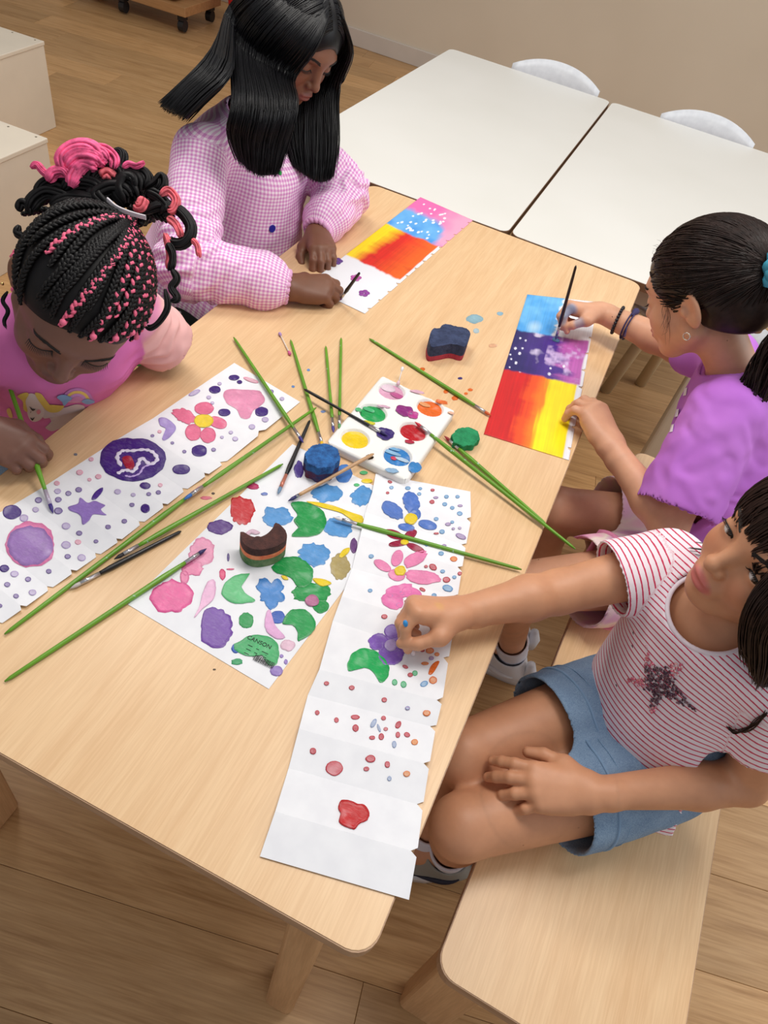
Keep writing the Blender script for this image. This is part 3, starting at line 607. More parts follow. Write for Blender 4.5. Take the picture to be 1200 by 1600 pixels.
# --- paint marks left on the table top (parts of the table)
def tz(u, v): return HT+0.0001
for (u, v, a, b, c) in ((742, 498, 13, 7, (150, 190, 204)), (781, 490, 5, 3, (150, 190, 210)), (744, 517, 5, 4, (180, 200, 206)), (660, 577, 4, 3, ORG), (735, 609, 4, 2.5, ORG), (711, 622, 5, 4, ORG), (697, 612, 4, 3, ORG), (728, 615, 3, 2, ORG), (719, 591, 4, 2, (60, 40, 120)), (770, 540, 7, 3, (236, 180, 140)), (322, 778, 9, 3, (226, 110, 130)), (333, 771, 3, 2, (90, 70, 60)), (505, 643, 4, 2, (130, 150, 200)), (482, 578, 2.5, 2, (110, 150, 210)), (458, 604, 2.5, 2, (110, 150, 210)), (335, 1046, 2.5, 1.5, (90, 70, 50)), (118, 710, 3, 2, (130, 130, 140)), (364, 440, 5, 3, (240, 150, 170))):
    o = blob('paint_mark', u, v, a, b, c, tz, None, rough=0.15, thick=0.0003); o.parent = table_wood; o.matrix_parent_inverse = Matrix.Translation((-table_wood.location[0], -table_wood.location[1], 0))
# --- palette
PZ = HT+0.017
pc = [at(*q, PZ) for q in ((597, 585), (713, 641), (636, 751), (509, 690))]
wells = [((612, 611), (232, 170, 200)), ((672, 637), (246, 112, 30)), ((583, 645), (24, 166, 84)), ((646, 674), (196, 14, 30)), ((555, 685), (252, 214, 10)), ((621, 712), (46, 130, 204))]
wc = [at(*w[0], PZ) for w in wells]; WR = 0.0258
nu, nv = 96, 120; s, tt = np.meshgrid(np.linspace(0, 1, nu), np.linspace(0, 1, nv), indexing='ij'); s, tt = s.ravel(), tt.ravel()
LU, LV = np.linalg.norm(pc[1]-pc[0]), np.linalg.norm(pc[3]-pc[0]); rad = 0.014
x, y = s*LU, tt*LV; cx, cy = np.clip(x, rad, LU-rad), np.clip(y, rad, LV-rad); d = np.hypot(x-cx, y-cy); f = np.where(d > rad, rad/(d+1e-9), 1); x, y = cx+(x-cx)*f, cy+(y-cy)*f; s, tt = x/LU, y/LV
P = pc[0][None]*((1-s)*(1-tt))[:, None]+pc[1][None]*(s*(1-tt))[:, None]+pc[2][None]*(s*tt)[:, None]+pc[3][None]*((1-s)*tt)[:, None]
for c in wc:
    r = np.linalg.norm(P[:, :2]-c[:2], axis=1); P[:, 2] += np.where(r < WR, -0.0105*np.clip(1-(r/WR)**4, 0, 1), 0)+0.0014*np.exp(-((r-WR*1.04)/0.0016)**2)
hole = at(578, 714, PZ); rh = np.linalg.norm(P[:, :2]-hole[:2], axis=1)
eb = np.minimum(np.minimum(x, LU-x), np.minimum(y, LV-y)); P[:, 2] -= 0.004*np.exp(-(eb/0.0025))
Q = np.array([(i*nv+j, (i+1)*nv+j, (i+1)*nv+j+1, i*nv+j+1) for i in range(nu-1) for j in range(nv-1)]); Q = Q[(rh[Q] > 0.0075).any(1)]
bd = [i*nv for i in range(nu)]+[(nu-1)*nv+j for j in range(1, nv)]+[i*nv+nv-1 for i in range(nu-2, -1, -1)]+[j for j in range(nv-2, 0, -1)]
low = P[bd].copy(); low[:, 2] = HT+0.0005; b0 = len(P); P = np.vstack([P, low]); k = len(bd)
Q = np.vstack([Q, [(bd[(i+1) % k], bd[i], b0+i, b0+(i+1) % k) for i in range(k)]])
m_pal = plain('white_porcelain', (244, 242, 238), 0.25)
me = np_mesh('paint_palette', P, Q); bm = bmesh.new(); bm.from_mesh(me); bmesh.ops.recalc_face_normals(bm, faces=bm.faces); bm.to_mesh(me); bm.free()
pal = link('paint_palette', me, m_pal, None, True); tag(pal, 'white palette with six wells of poster paint in the middle of the table', 'palette')
for (pxy, col), c in zip(wells, wc):
    zf = lambda u, v: PZ-0.0048
    a = np.arange(24)*2*PI/24; pts = [pxof(V3(c[0]+0.0246*math.cos(q), c[1]+0.0246*math.sin(q), PZ-0.0048)) for q in a]
    poly_blob('paint_pool', pts, col, zf, pal, 0.02, 0.0012, n=40)
zp = lambda u, v: PZ+0.0012
for (u, v, a, b, c, g) in ((602, 678, 15, 9, (60, 36, 120), 0.2), (632, 642, 15, 8, (150, 40, 130), 0.2), (645, 648, 9, 6, (200, 60, 150), 0.2), (690, 628, 10, 3, ORG, 0.2), (640, 690, 8, 3, (190, 20, 60), 0.2), (648, 730, 10, 9, (60, 140, 210), 0.2), (612, 735, 10, 4, (150, 190, 226), 0.2), (560, 640, 5, 3, (90, 190, 120), 0.2), (652, 612, 12, 2.5, (240, 190, 210), 0.2), (575, 660, 12, 3, (220, 210, 40), 0.2), (600, 635, 10, 2, (236, 190, 214), 0.2), (705, 645, 6, 2, (246, 190, 160), 0.2)):
    blob('paint_smear', u, v, a, b, c, zp, pal, 10, rough=g, thick=0.0005)
zq = lambda u, v: PZ-0.0032
for (u, v, a, b, c) in ((606, 606, 12, 6, (240, 214, 228)), (620, 618, 12, 4, (200, 90, 150)), (663, 632, 10, 3, (250, 170, 110)), (612, 707, 16, 3, (150, 196, 232)), (628, 718, 12, 3, (190, 214, 236)), (612, 700, 14, 2.5, (120, 180, 226)), (576, 640, 10, 3, (80, 196, 130)), (615, 716, 5, 3, (220, 60, 90))): blob('paint_swirl', u, v, a, b, c, zq, pal, 20, rough=0.1, thick=0.0006)
# --- brushes
def handle_mat(name, rgb, speck=True):
    t = NT(name); v = t.coord(); c = lin(rgb); n = t.noise(v, 90, 2); base_ = t.ramp(t.noise(v, 18, 2), [(0.3, tuple(x*0.8 for x in c[:3])+(1,)), (0.7, c)])
    if speck: base_ = t.mix(t.ramp(n, [(0.70, (0, 0, 0, 1)), (0.73, (1, 1, 1, 1))]), base_, lin((150, 190, 170)))
    t.base(base_); t.set(Roughness=0.35); return t.m
m_hg = handle_mat('green_lacquer', (104, 160, 36)); m_hk = handle_mat('black_lacquer', (22, 20, 24), False); m_hn = handle_mat('natural_wood_handle', (196, 154, 112), False)
m_ferr = plain('ferrule_metal', (206, 204, 208), 0.28, 0.9)
def brush(tip, end, tc, hm, label, ferr=0.024, bris=0.015, rmax=0.0041, rend=0.0025, dirty=None, ferr_r=0.0031, flat=1.0):
    tip, end = np.array(tip), np.array(end); d = unit(end-tip); L = np.linalg.norm(end-tip)
    r = empty('paint_brush', tuple(end)); tag(r, label, 'brush', 'paint brushes'); o = end
    loc = lambda p: p-o
    B = lambda x: loc(tip+d*x)
    MB().tube([B(0), B(bris*0.25), B(bris*0.6), B(bris+0.001)], [0.0003, 0.0016, 0.0030, ferr_r*0.9], 10).build('bristles', plain('bristles_%d_%d_%d' % tc, tc, 0.5), r, True)
    MB().tube([B(bris), B(bris+ferr*0.3), B(bris+ferr*0.34), B(bris+ferr*0.38), B(bris+ferr)], [ferr_r*0.95, ferr_r, ferr_r*1.12, ferr_r, ferr_r*0.95], 12).build('ferrule', m_ferr if dirty is None else plain('ferrule_%d_%d_%d' % dirty, dirty, 0.35, 0.3), r, True)
    q = bris+ferr-0.001; hl = L-q
    MB().tube([B(q), B(q+hl*0.04), B(q+hl*0.14), B(q+hl*0.4), B(q+hl*0.8), B(q+hl*0.97), B(L)], [ferr_r*0.9, ferr_r, rmax, rmax*0.85, rend*1.2, rend, rend*0.4], 10).build('handle', hm, r, True)
    return r
def lying(tp, ep, tc, hm, label, z0=0.0042, z1=0.0030, **kw): return brush(at(*tp, HT+z0), at(*ep, HT+z1), tc, hm, label, **kw)
lying((318, 758), (7, 991), (200, 110, 150), m_hg, 'green paint brush with pinkish tip along the edge of the purple strip', 0.006, 0.003)
lying((287, 781), (494, 637), (50, 110, 190), m_hg, 'green paint brush with blue tip pointing down-left, crossing two upright brushes', 0.011, 0.012)
lying((178, 874), (442, 725), (24, 22, 30), m_hg, 'green paint brush with black tip between the purple strip and the centre sheet', 0.010, 0.0045)
lying((109, 920), (283, 830), (190, 180, 176), m_hk, 'black paint brush lying beside the purple strip', 0.0045, 0.004, ferr=0.028)
lying((323, 857), (7, 1065), (44, 36, 96), m_hg, 'green paint brush with dark blue tip, nearest the front edge', 0.006, 0.003)
lying((474, 692), (365, 527), (60, 50, 130), m_hg, 'green paint brush lying over the corner of the purple strip', 0.014, 0.006)
lying((505, 700), (454, 531), (236, 190, 40), m_hg, 'green paint brush with yellow tip, beside the pink cotton swab', 0.007, 0.003)
lying((521, 676), (509, 541), (70, 60, 140), m_hg, 'shorter green paint brush, left of a parallel pair above the palette', 0.012, 0.003, rmax=0.003)
lying((530, 672), (533, 528), (90, 150, 90), m_hg, 'green paint brush, right of a parallel pair above the palette', 0.015, 0.003, rmax=0.003)
lying((606, 681), (475, 608), (40, 30, 90), m_hk, 'thin black paint brush with its tip on the purple paint of the palette', 0.0215, 0.016, rmax=0.0028)
lying((434, 772), (484, 657), (110, 140, 170), m_hk, 'short black paint brush with blue-grey tip on the centre sheet', 0.0055, 0.0085, ferr=0.03, dirty=(196, 120, 100))
lying((450, 783), (584, 709), (44, 40, 100), m_hn, 'natural wood paint brush leaning on the palette rim', 0.005, 0.0235, ferr=0.006, rmax=0.0033, rend=0.0028)
lying((768, 650), (577, 529), (206, 90, 40), m_hg, 'green paint brush with orange tip reaching to the red painting', 0.005, 0.003)
lying((648, 659), (899, 858), (200, 40, 60), m_hg, 'green paint brush with its tip in the red well, sticking out over the table edge', 0.0205, 0.006)
lying((694, 681), (853, 819), (150, 30, 40), m_hg, 'green paint brush with red tip beside the green sponge', 0.005, 0.0085)
lying((520, 808), (815, 890), (228, 224, 226), m_hg, 'green paint brush with white tip lying across the flower strip', 0.009, 0.006)
# --- cotton swabs
m_cot = plain('cotton', (240, 238, 240), 0.95, bump=0.4, bscale=300)
def swab(a, b, ca_, cb_, label):
    a, b = np.array(a), np.array(b); d = unit(b-a); r = empty('cotton_swab', tuple(a)); tag(r, label, 'cotton swab', 'cotton swabs')
    MB().tube([V3(0, 0, 0)+d*0.004, b-a-d*0.004], 0.0012, 8).build('stick', plain('swab_stick', (226, 214, 206), 0.6), r, True)
    for p, c, s_ in ((V3(0, 0, 0), ca_, 1), (b-a, cb_, -1)):
        MB().tube([p-d*s_*0.003+d*s_*0.012*q for q in (0, 0.15, 0.4, 0.7, 1)], [0.0006, 0.0026, 0.0034, 0.0029, 0.0014], 10).build('cotton_tip', plain('swab_tip_%d_%d_%d' % c, c, 0.9, bump=0.4, bscale=300), r, True)
    return r
swab(at(437, 521, HT+0.0035), at(453, 553, HT+0.0035), (176, 140, 190), (214, 100, 150), 'cotton swab with purple and pink tips above the brushes')
swab(at(629, 575, HT+0.024), at(622, 600, HT+0.019), (238, 234, 236), (226, 190, 200), 'white cotton swab leaning on the palette corner')
# --- sponges
def sponge_mat(name, rgb, rgb2):
    t = NT(name); v = t.coord(); t.base(t.ramp(t.noise(v, 70, 4, 0.65), [(0.35, lin(rgb)), (0.65, lin(rgb2))])); t.set(Roughness=0.9); vo = t.n('ShaderNodeTexVoronoi'); vo.inputs['Scale'].default_value = 420; t.l(v, vo.inputs['Vector']); t.bump(vo.outputs['Distance'], 0.5, 0.0015); return t.m
def sponge(outline, layers, label, ztop, bev=0.002):
    """outline px of the top face at height ztop; layers: list of (name, z0, z1, material) from the bottom"""
    W = np.array([at(u, v, ztop)[:2] for u, v in outline]); 
    ar = sum(W[i][0]*W[(i+1) % len(W)][1]-W[(i+1) % len(W)][0]*W[i][1] for i in range(len(W)))
    if ar < 0: W = W[::-1]
    c = W.mean(0); r = empty('craft_sponge', (c[0], c[1], HT)); tag(r, label, 'sponge', 'craft sponges')
    for nm, z0, z1, m in layers: MB().prism([tuple(w_-c) for w_ in W], z0, z1, bev if nm == layers[-1][0] else 0).build(nm, m, r)
    return r
def smooth_outline(pts, n=6):
    k = len(pts); P = np.array(list(pts)+list(pts[:3]), float); out = []
    for i in range(k):
        p0, p1, p2, p3 = P[(i-1) % k], P[i], P[(i+1) % k], P[(i+2) % k]
        for f in np.linspace(0, 1, n, endpoint=False): out.append(tuple(0.5*((2*p1)+(-p0+p2)*f+(2*p0-5*p1+4*p2-p3)*f*f+(-p0+3*p1-3*p2+p3)*f**3)))
    return out
ms_navy = sponge_mat('navy_sponge', (34, 44, 74), (58, 70, 104)); ms_red = sponge_mat('red_sponge', (150, 40, 62), (186, 62, 80)); ms_green = sponge_mat('green_sponge', (20, 120, 74), (38, 150, 96))
ms_blue = sponge_mat('blue_stained_sponge', (24, 66, 120), (46, 110, 178)); ms_dark = sponge_mat('dark_stained_sponge', (58, 34, 32), (86, 50, 44)); ms_mar = sponge_mat('maroon_stained_sponge', (96, 26, 44), (40, 60, 110)); ms_or = sponge_mat('orange_stained_sponge', (230, 104, 66), (240, 150, 104)); ms_gr2 = sponge_mat('green_stained_sponge', (60, 110, 60), (120, 140, 100))
sponge(smooth_outline([(671, 528), (674, 517), (680, 512), (686, 514), (691, 508), (700, 506), (712, 510), (727, 512), (735, 519), (732, 532), (726, 541), (708, 537), (690, 540), (674, 541)]), [('base_layer', 0.0003, 0.012, ms_red), ('top_layer', 0.012, 0.036, ms_navy)], 'heart-shaped sponge, dark navy above and red below, behind the palette', HT+0.036)
def flower_px(u, v, ru, rv, n=8, amp=0.09, rot=0.2): return [(u+ru*(1+amp*math.cos(n*a))*math.cos(a+rot), v+rv*(1+amp*math.cos(n*a))*math.sin(a+rot)) for a in np.linspace(0, 2*PI, 64, endpoint=False)]
sponge(flower_px(728, 682, 21, 14.5), [('foam', 0.0003, 0.014, ms_green)], 'small green flower-shaped sponge beside the red painting', HT+0.014)
sponge(flower_px(504, 712, 27, 19, 8, 0.06), [('base_layer', 0.0015, 0.018, ms_mar), ('top_layer', 0.018, 0.034, ms_blue)], 'flower-shaped sponge stained deep blue, beside the palette', HT+0.034)
cres = [(377, 838), (392, 850), (412, 848), (430, 836), (437, 815), (446, 826), (455, 846), (452, 862), (438, 878), (420, 884), (402, 882), (388, 866)]
cres = [(378, 840), (384, 846), (396, 848), (412, 846), (427, 837), (433, 826), (438, 815), (444, 822), (446, 836), (440, 850), (428, 860), (412, 864), (396, 862), (384, 853)]
cres = [cB(*p) for p in ((526, 332), (545, 335), (575, 352), (612, 358), (650, 343), (678, 315), (690, 288), (714, 300), (744, 336), (740, 368), (704, 396), (655, 412), (602, 416), (560, 402), (534, 372))]
sponge(smooth_outline(cres, 4), [('base_layer', 0.0015, 0.018, ms_gr2), ('middle_layer', 0.018, 0.027, ms_or), ('top_layer', 0.027, 0.042, ms_dark)], 'crescent-shaped sponge stained brown, orange and green on the centre sheet', HT+0.042)
# ---------------------------------------------------------------- implicit modelling of bodies and clothes
def frame(fwd, up):
    """columns: forward, left, up"""
    f = unit(fwd); u = np.asarray(up, float); l = unit(np.cross(u, f)); u = np.cross(f, l)
    return np.stack([f, l, u], 1)
class SDF:
    def __init__(s): s.pr = []; s.grp = 0
    def _add(s, typ, lo, hi, k, op, **d):
        d = {q: (np.asarray(v, np.float32) if isinstance(v, np.ndarray) else (float(v) if not isinstance(v, (tuple, str)) else tuple(float(x) for x in v))) for q, v in d.items()}
        d.update(typ=typ, lo=np.asarray(lo, float)-k-0.006, hi=np.asarray(hi, float)+k+0.006, k=k, op=op, g=s.grp); s.pr.append(d); return s
    def cap(s, a, b, ra, rb=None, k=0.015, op='+'):
        a = np.asarray(a, float); b = np.asarray(b, float); rb = ra if rb is None else rb
        return s._add('cap', np.minimum(a-ra, b-rb), np.maximum(a+ra, b+rb), k, op, a=a, b=b, ra=ra, rb=rb)
    def limb(s, pts, rads, k=0.015):
        for i in range(len(pts)-1): s.cap(pts[i], pts[i+1], rads[i], rads[i+1], k)
        return s
    def ell(s, c, r, F=None, k=0.015, op='+'):
        c = np.asarray(c, float); r = np.asarray(r, float); F = np.eye(3) if F is None else F
        R = np.sqrt(((F*r)**2).sum(1))
        return s._add('ell', c-R, c+R, k, op, c=c, r=r, F=F)
    def ecap(s, a, b, la, fa, lb, fb, left, k=0.02, op='+'):
        """elliptic capsule: half widths l (along left) and f at both ends"""
        a = np.asarray(a, float); b = np.asarray(b, float); m = max(la, fa, lb, fb)
        t = unit(b-a); l = np.asarray(left, float); l = unit(l-t*(t @ l))
        return s._add('ecap', np.minimum(a, b)-m, np.maximum(a, b)+m, k, op, a=a, b=b, L=np.linalg.norm(b-a), t=t, l=l, w=np.cross(t, l), sz=(la, fa, lb, fb))
    def plane(s, p, n, k=0.003):
        """cut away everything on the side the normal points to"""
        return s._add('plane', [-9]*3, [9]*3, k, '*', p=np.asarray(p, float), n=unit(n))
    def shell(s, t): return s._add('shell', [-9]*3, [9]*3, 0, 's', t=t)
    @staticmethod
    def dist(d, P):
        ty = d['typ']
        if ty == 'cap':
            ab = d['b']-d['a']; q = P-d['a']; t = np.clip(q @ ab/(ab @ ab+1e-12), 0, 1)
            q = q-t[:, None]*ab
            return np.sqrt((q*q).sum(1))-(d['ra']+(d['rb']-d['ra'])*t)
        if ty == 'ell':
            q = (P-d['c']) @ d['F']; k0 = np.sqrt(((q/d['r'])**2).sum(1)); k1 = np.sqrt(((q/d['r']**2)**2).sum(1))+1e-9
            return k0*(k0-1)/k1
        if ty == 'ecap':
            q = P-d['a']; x = q @ d['t']; t = np.clip(x/d['L'], 0, 1); e = x-t*d['L']; la, fa, lb, fb = d['sz']
            sl = la+(lb-la)*t; sf = fa+(fb-fa)*t; se = np.minimum(sf, sl)
            a = q @ d['l']; b = q @ d['w']
            k0 = np.sqrt((a/sl)**2+(b/sf)**2+(e/se)**2); k1 = np.sqrt((a/sl**2)**2+(b/sf**2)**2+(e/se**2)**2)+1e-9
            return k0*(k0-1)/k1
        if ty == 'plane': return (P-d['p']) @ d['n']
    @staticmethod
    def comb(D, x, d):
        k = d['k']; op = d['op']
        if op == '+':
            h = np.clip(0.5+0.5*(D-x)/k, 0, 1); return D+(x-D)*h-k*h*(1-h)
        if op == '-': x = -x
        h = np.clip(0.5-0.5*(D-x)/k, 0, 1); return D+(x-D)*h+k*h*(1-h)
    def __call__(s, P, only=None):
        D = np.full(len(P), 9.0)
        for d in s.pr:
            if only is not None and d['g'] not in only and d['op'] == '+': continue
            if d['op'] == 's': D = np.maximum(D, -(D+d['t'])); continue
            if d['typ'] == 'plane': D = s.comb(D, s.dist(d, P), d); continue
            m = np.nonzero(((P > d['lo']) & (P < d['hi'])).all(1))[0]
            if len(m): D[m] = s.comb(D[m], s.dist(d, P[m]), d)
        return D
    def bounds(s):
        b = [d for d in s.pr if d['op'] == '+']
        return np.min([d['lo'] for d in b], 0), np.max([d['hi'] for d in b], 0)
    def grid(s, lo, hi, h):
        n = np.ceil((hi-lo)/h).astype(int)+1
        ax = [lo[i]+h*np.arange(n[i]) for i in range(3)]
        D = np.full(n, 9.0, np.float32)
        for d in s.pr:
            if d['op'] == 's': D = np.maximum(D, -(D+np.float32(d['t']))); continue
            i0 = np.clip(np.floor((d['lo']-lo)/h).astype(int), 0, n); i1 = np.clip(np.ceil((d['hi']-lo)/h).astype(int)+1, 0, n)
            if (i1 <= i0).any(): continue
            sl = tuple(slice(a, b) for a, b in zip(i0, i1))
            X, Y, Z = np.meshgrid(*[ax[i][sl[i]] for i in range(3)], indexing='ij')
            P = np.stack([X.ravel(), Y.ravel(), Z.ravel()], 1).astype(np.float32)
            if d['typ'] == 'plane':
                m = D[sl].ravel() < 1.0; v = D[sl].ravel().copy(); v[m] = s.comb(v[m], s.dist(d, P[m]), d); D[sl] = v.reshape(D[sl].shape)
            else: D[sl] = s.comb(D[sl].ravel(), s.dist(d, P), d).reshape(D[sl].shape)
        return D
    def extract(s, h=0.003, lo=None, hi=None, steps=1):
        b = s.bounds(); lo = b[0] if lo is None else np.asarray(lo, float); hi = b[1] if hi is None else np.asarray(hi, float)
        D = s.grid(lo, hi, h); S = D < 0; sh = D.shape
        cs, ps, qs = [], [], []
        for ax in range(3):
            s0 = [slice(None)]*3; s1 = [slice(None)]*3; s0[ax] = slice(0, -1); s1[ax] = slice(1, None)
            idx = np.argwhere(S[tuple(s0)] != S[tuple(s1)]); b_, c_ = (ax+1) % 3, (ax+2) % 3
            ok = (idx[:, b_] > 0) & (idx[:, c_] > 0) & (idx[:, b_] < sh[b_]-1) & (idx[:, c_] < sh[c_]-1); idx = idx[ok]
            if not len(idx): continue
            d0 = D[tuple(idx.T)].astype(float); i1 = idx.copy(); i1[:, ax] += 1; d1 = D[tuple(i1.T)].astype(float)
            p = idx.astype(float); p[:, ax] += d0/(d0-d1)
            cl = []
            for ob, oc in ((-1, -1), (0, -1), (0, 0), (-1, 0)):
                ci = idx.copy(); ci[:, b_] += ob; ci[:, c_] += oc; cl.append(np.ravel_multi_index(ci.T, sh))
            q = np.stack(cl, 1); fl = d0 > 0; q[fl] = q[fl][:, ::-1]
            qs.append(q)
            for c in cl: cs.append(c); ps.append(p)
        cs = np.concatenate(cs); ps = np.concatenate(ps); Q = np.concatenate(qs)
        u, inv = np.unique(cs, return_inverse=True); cnt = np.bincount(inv)
        P = np.stack([np.bincount(inv, ps[:, i])/cnt for i in range(3)], 1)*h+lo
        Q = np.searchsorted(u, Q)
        for _ in range(steps):
            N = vnormals(P, Q); P = P-N*np.clip(s(P), -h, h)[:, None]
        return P, Q
def relax(P, Q, it=2, lam=0.5):
    """light smoothing of a quad mesh"""
    n = len(P); E = np.concatenate([Q[:, [0, 1]], Q[:, [1, 2]], Q[:, [2, 3]], Q[:, [3, 0]]]); cnt = np.bincount(E[:, 0], minlength=n)+np.bincount(E[:, 1], minlength=n)
    for _ in range(it):
        A = np.stack([np.bincount(E[:, 0], P[E[:, 1], k], n)+np.bincount(E[:, 1], P[E[:, 0], k], n) for k in range(3)], 1)/np.maximum(cnt, 1)[:, None]
        P = P+(A-P)*lam
    return P
def vnormals(P, Q):
    n = np.cross(P[Q[:, 2]]-P[Q[:, 0]], P[Q[:, 3]]-P[Q[:, 1]]); N = np.zeros_like(P)
    for i in range(4):
        for k in range(3): N[:, k] += np.bincount(Q[:, i], n[:, k], len(P))
    return N/(np.linalg.norm(N, axis=1)[:, None]+1e-12)
def weld_parts(parts):
    """parts: list of (P, Q, keep mask function) sampled from one field at several resolutions"""
    Ps, Qs, off = [], [], 0
    for P, Q, keep in parts:
        c = P[Q].mean(1); Q = Q[keep(c)]
        u, inv = np.unique(Q, return_inverse=True)
        Ps.append(P[u]); Qs.append(inv.reshape(Q.shape)+off); off += len(u)
    return np.concatenate(Ps), np.concatenate(Qs)
def tint(C, P, c, r, rgb, soft=0.5, amt=1.0):
    """mix a colour into vertex colours inside a soft ball"""
    d = np.linalg.norm(P-np.asarray(c), axis=1)/r
    w = np.clip((1-d)/soft, 0, 1)*amt; C += (np.array(lin(rgb)[:3])-C)*w[:, None]
def hand(S, wrist, fwd, dorsal, side, curls, thumb, sc=1.0, k=0.008):
    """wrist point, direction of the knuckles, back-of-hand normal, side=+1 left hand / -1 right hand; curls: 4 x (spread, c1, c2, c3) degrees;
    thumb: list of 3 local points (x forward, y towards thumb, z dorsal). Returns key points."""
    x = unit(fwd); z = np.asarray(dorsal, float); z = unit(z-x*(z @ x)); y = np.cross(z, x)
    # thumb side: for the left hand palm down, the thumb points to the right of fwd
    y = -y if side > 0 else y
    W = lambda p: np.asarray(wrist)+sc*(x*p[0]+y*p[1]+z*p[2])
    kn = [(0.074, 0.0215, 0.001), (0.077, 0.0072, 0.004), (0.073, -0.0072, 0.003), (0.066, -0.0205, -0.001)]
    ln = [0.060, 0.066, 0.061, 0.047]; rr = [0.0082, 0.0084, 0.0080, 0.0072]
    key = {'tips': [], 'pads': [], 'W': W}
    S.cap(W((-0.02, 0, 0)), W((0.012, 0, 0)), 0.0185*sc, 0.0185*sc, 0.012)
    for i in range(4):
        b = (0.008, kn[i][1]*0.55, -0.001)
        S.cap(W(b), W(kn[i]), 0.0135*sc, 0.0100*sc, 0.012*sc)
        S.cap(W((0.03, kn[i][1]*0.8, -0.006)), W((kn[i][0]-0.012, kn[i][1]*0.95, -0.006)), 0.010*sc, 0.009*sc, 0.012*sc)
        sp, *cu = curls[i]; sp = math.radians(sp); a = 0.0; p = np.array(kn[i], float); pts = [p]
        for j, fr in enumerate((0.44, 0.31, 0.25)):
            a += math.radians(cu[j]); d = np.array([math.cos(a)*math.cos(sp), math.sin(sp)*math.cos(a), -math.sin(a)])
            p = p+d*ln[i]*fr; pts.append(p)
        r = rr[i]
        for j in range(3): S.cap(W(pts[j]), W(pts[j+1]), r*sc*(1.06, 0.98, 0.9)[j], r*sc*(0.98, 0.9, 0.78)[j], 0.003 if j else 0.005)
        nz = np.array([math.sin(a), 0, math.cos(a)]); key['tips'].append(W(pts[3])); key['pads'].append(W(pts[3]+nz*r*0.8-d*0.001))
    tb = [np.array((0.014, 0.014, -0.006))]+[np.array(p, float) for p in thumb]
    S.cap(W(tb[0]), W(tb[1]), 0.0145*sc, 0.0122*sc, 0.014*sc)
    S.cap(W(tb[1]), W(tb[2]), 0.0105*sc, 0.0092*sc, 0.005); S.cap(W(tb[2]), W(tb[3]), 0.0092*sc, 0.0075*sc, 0.003)
    S.cap(W((0.03, 0.012, -0.008)), W(tb[1]*0.9), 0.011*sc, 0.009*sc, 0.012*sc)   # web
    key['thumb'] = W(tb[3])
    return key
def head(S, c, F, sc=1.0, ears=True, lids=True, jaw=1.0, open_eye=0.0):
    """c = point between the ears at eye height; F columns forward, left, up"""
    H = lambda x, y, z: np.asarray(c)+F @ (np.array([x, y, z])*sc)
    e = lambda p, r, k=0.015, op='+', G=F: S.ell(H(*p), np.array(r)*sc, G, k*sc, op)
    e((-0.012, 0, 0.030), (0.092, 0.0735, 0.076), 0.01)
    e((0.022, 0, 0.012), (0.062, 0.062, 0.070), 0.02)
    e((0.030, 0, -0.040), (0.050, 0.050*jaw, 0.048), 0.025)
    for s in (-1, 1):
        e((0.045, s*0.032, -0.030), (0.031, 0.028, 0.030), 0.018)          # cheek
        S.cap(H(-0.004, s*0.052, -0.045), H(0.052, s*0.016, -0.080), 0.017*sc, 0.017*sc, 0.02*sc)  # jaw line
    e((0.064, 0, -0.083), (0.017, 0.019, 0.015), 0.018)
    e((0.072, 0, 0.022), (0.015, 0.045, 0.014), 0.016)                      # brow
    for s in (-1, 1): e((0.095, s*0.033, 0.001), (0.018, 0.019, 0.0115), 0.014, '-')   # eye sockets
    S.cap(H(0.078, 0, 0.008), H(0.0955, 0, -0.024), 0.0075*sc, 0.0085*sc, 0.014*sc)
    e((0.0955, 0, -0.029), (0.0100, 0.0098, 0.0085), 0.006)
    for s in (-1, 1): e((0.087, s*0.0105, -0.032), (0.0085, 0.0062, 0.0062), 0.005)
    for s in (-1, 1): e((0.0925, s*0.0058, -0.0385), (0.0042, 0.0034, 0.003), 0.003, '-')
    e((0.078, 0, -0.056), (0.0125, 0.024, 0.016), 0.014)
    e((0.0890, 0, -0.0535), (0.0062, 0.0165, 0.0042), 0.005); e((0.0870, 0, -0.0625), (0.0070, 0.0145, 0.0050), 0.005)
    S.cap(H(0.095, -0.017, -0.0580), H(0.095, 0.017, -0.0580), 0.0016*sc, 0.0016*sc, 0.004*sc, '-')
    if lids:
        for s in (-1, 1): e((0.0665, s*0.0325, 0.000), (0.0140, 0.0172, 0.0140), 0.005)
        if open_eye:
            for s in (-1, 1): S.ell(H(0.083, s*0.0325, -0.0015), np.array((0.012, 0.0125, open_eye))*sc, F, 0.002*sc, '-')
    if ears:
        for s in (-1, 1):
            G = F @ np.array(Matrix.Rotation(math.radians(14), 3, 'Y')) @ np.array(Matrix.Rotation(math.radians(-s*24), 3, 'Z'))
            e((-0.014, s*0.0745, -0.006), (0.0190, 0.0065, 0.0300), 0.006, '+', G)
            e((-0.0105, s*0.0815, -0.002), (0.0115, 0.0055, 0.0190), 0.005, '-', G)
            e((-0.001, s*0.0740, -0.010), (0.006, 0.004, 0.008), 0.004, '+', G)
    return H
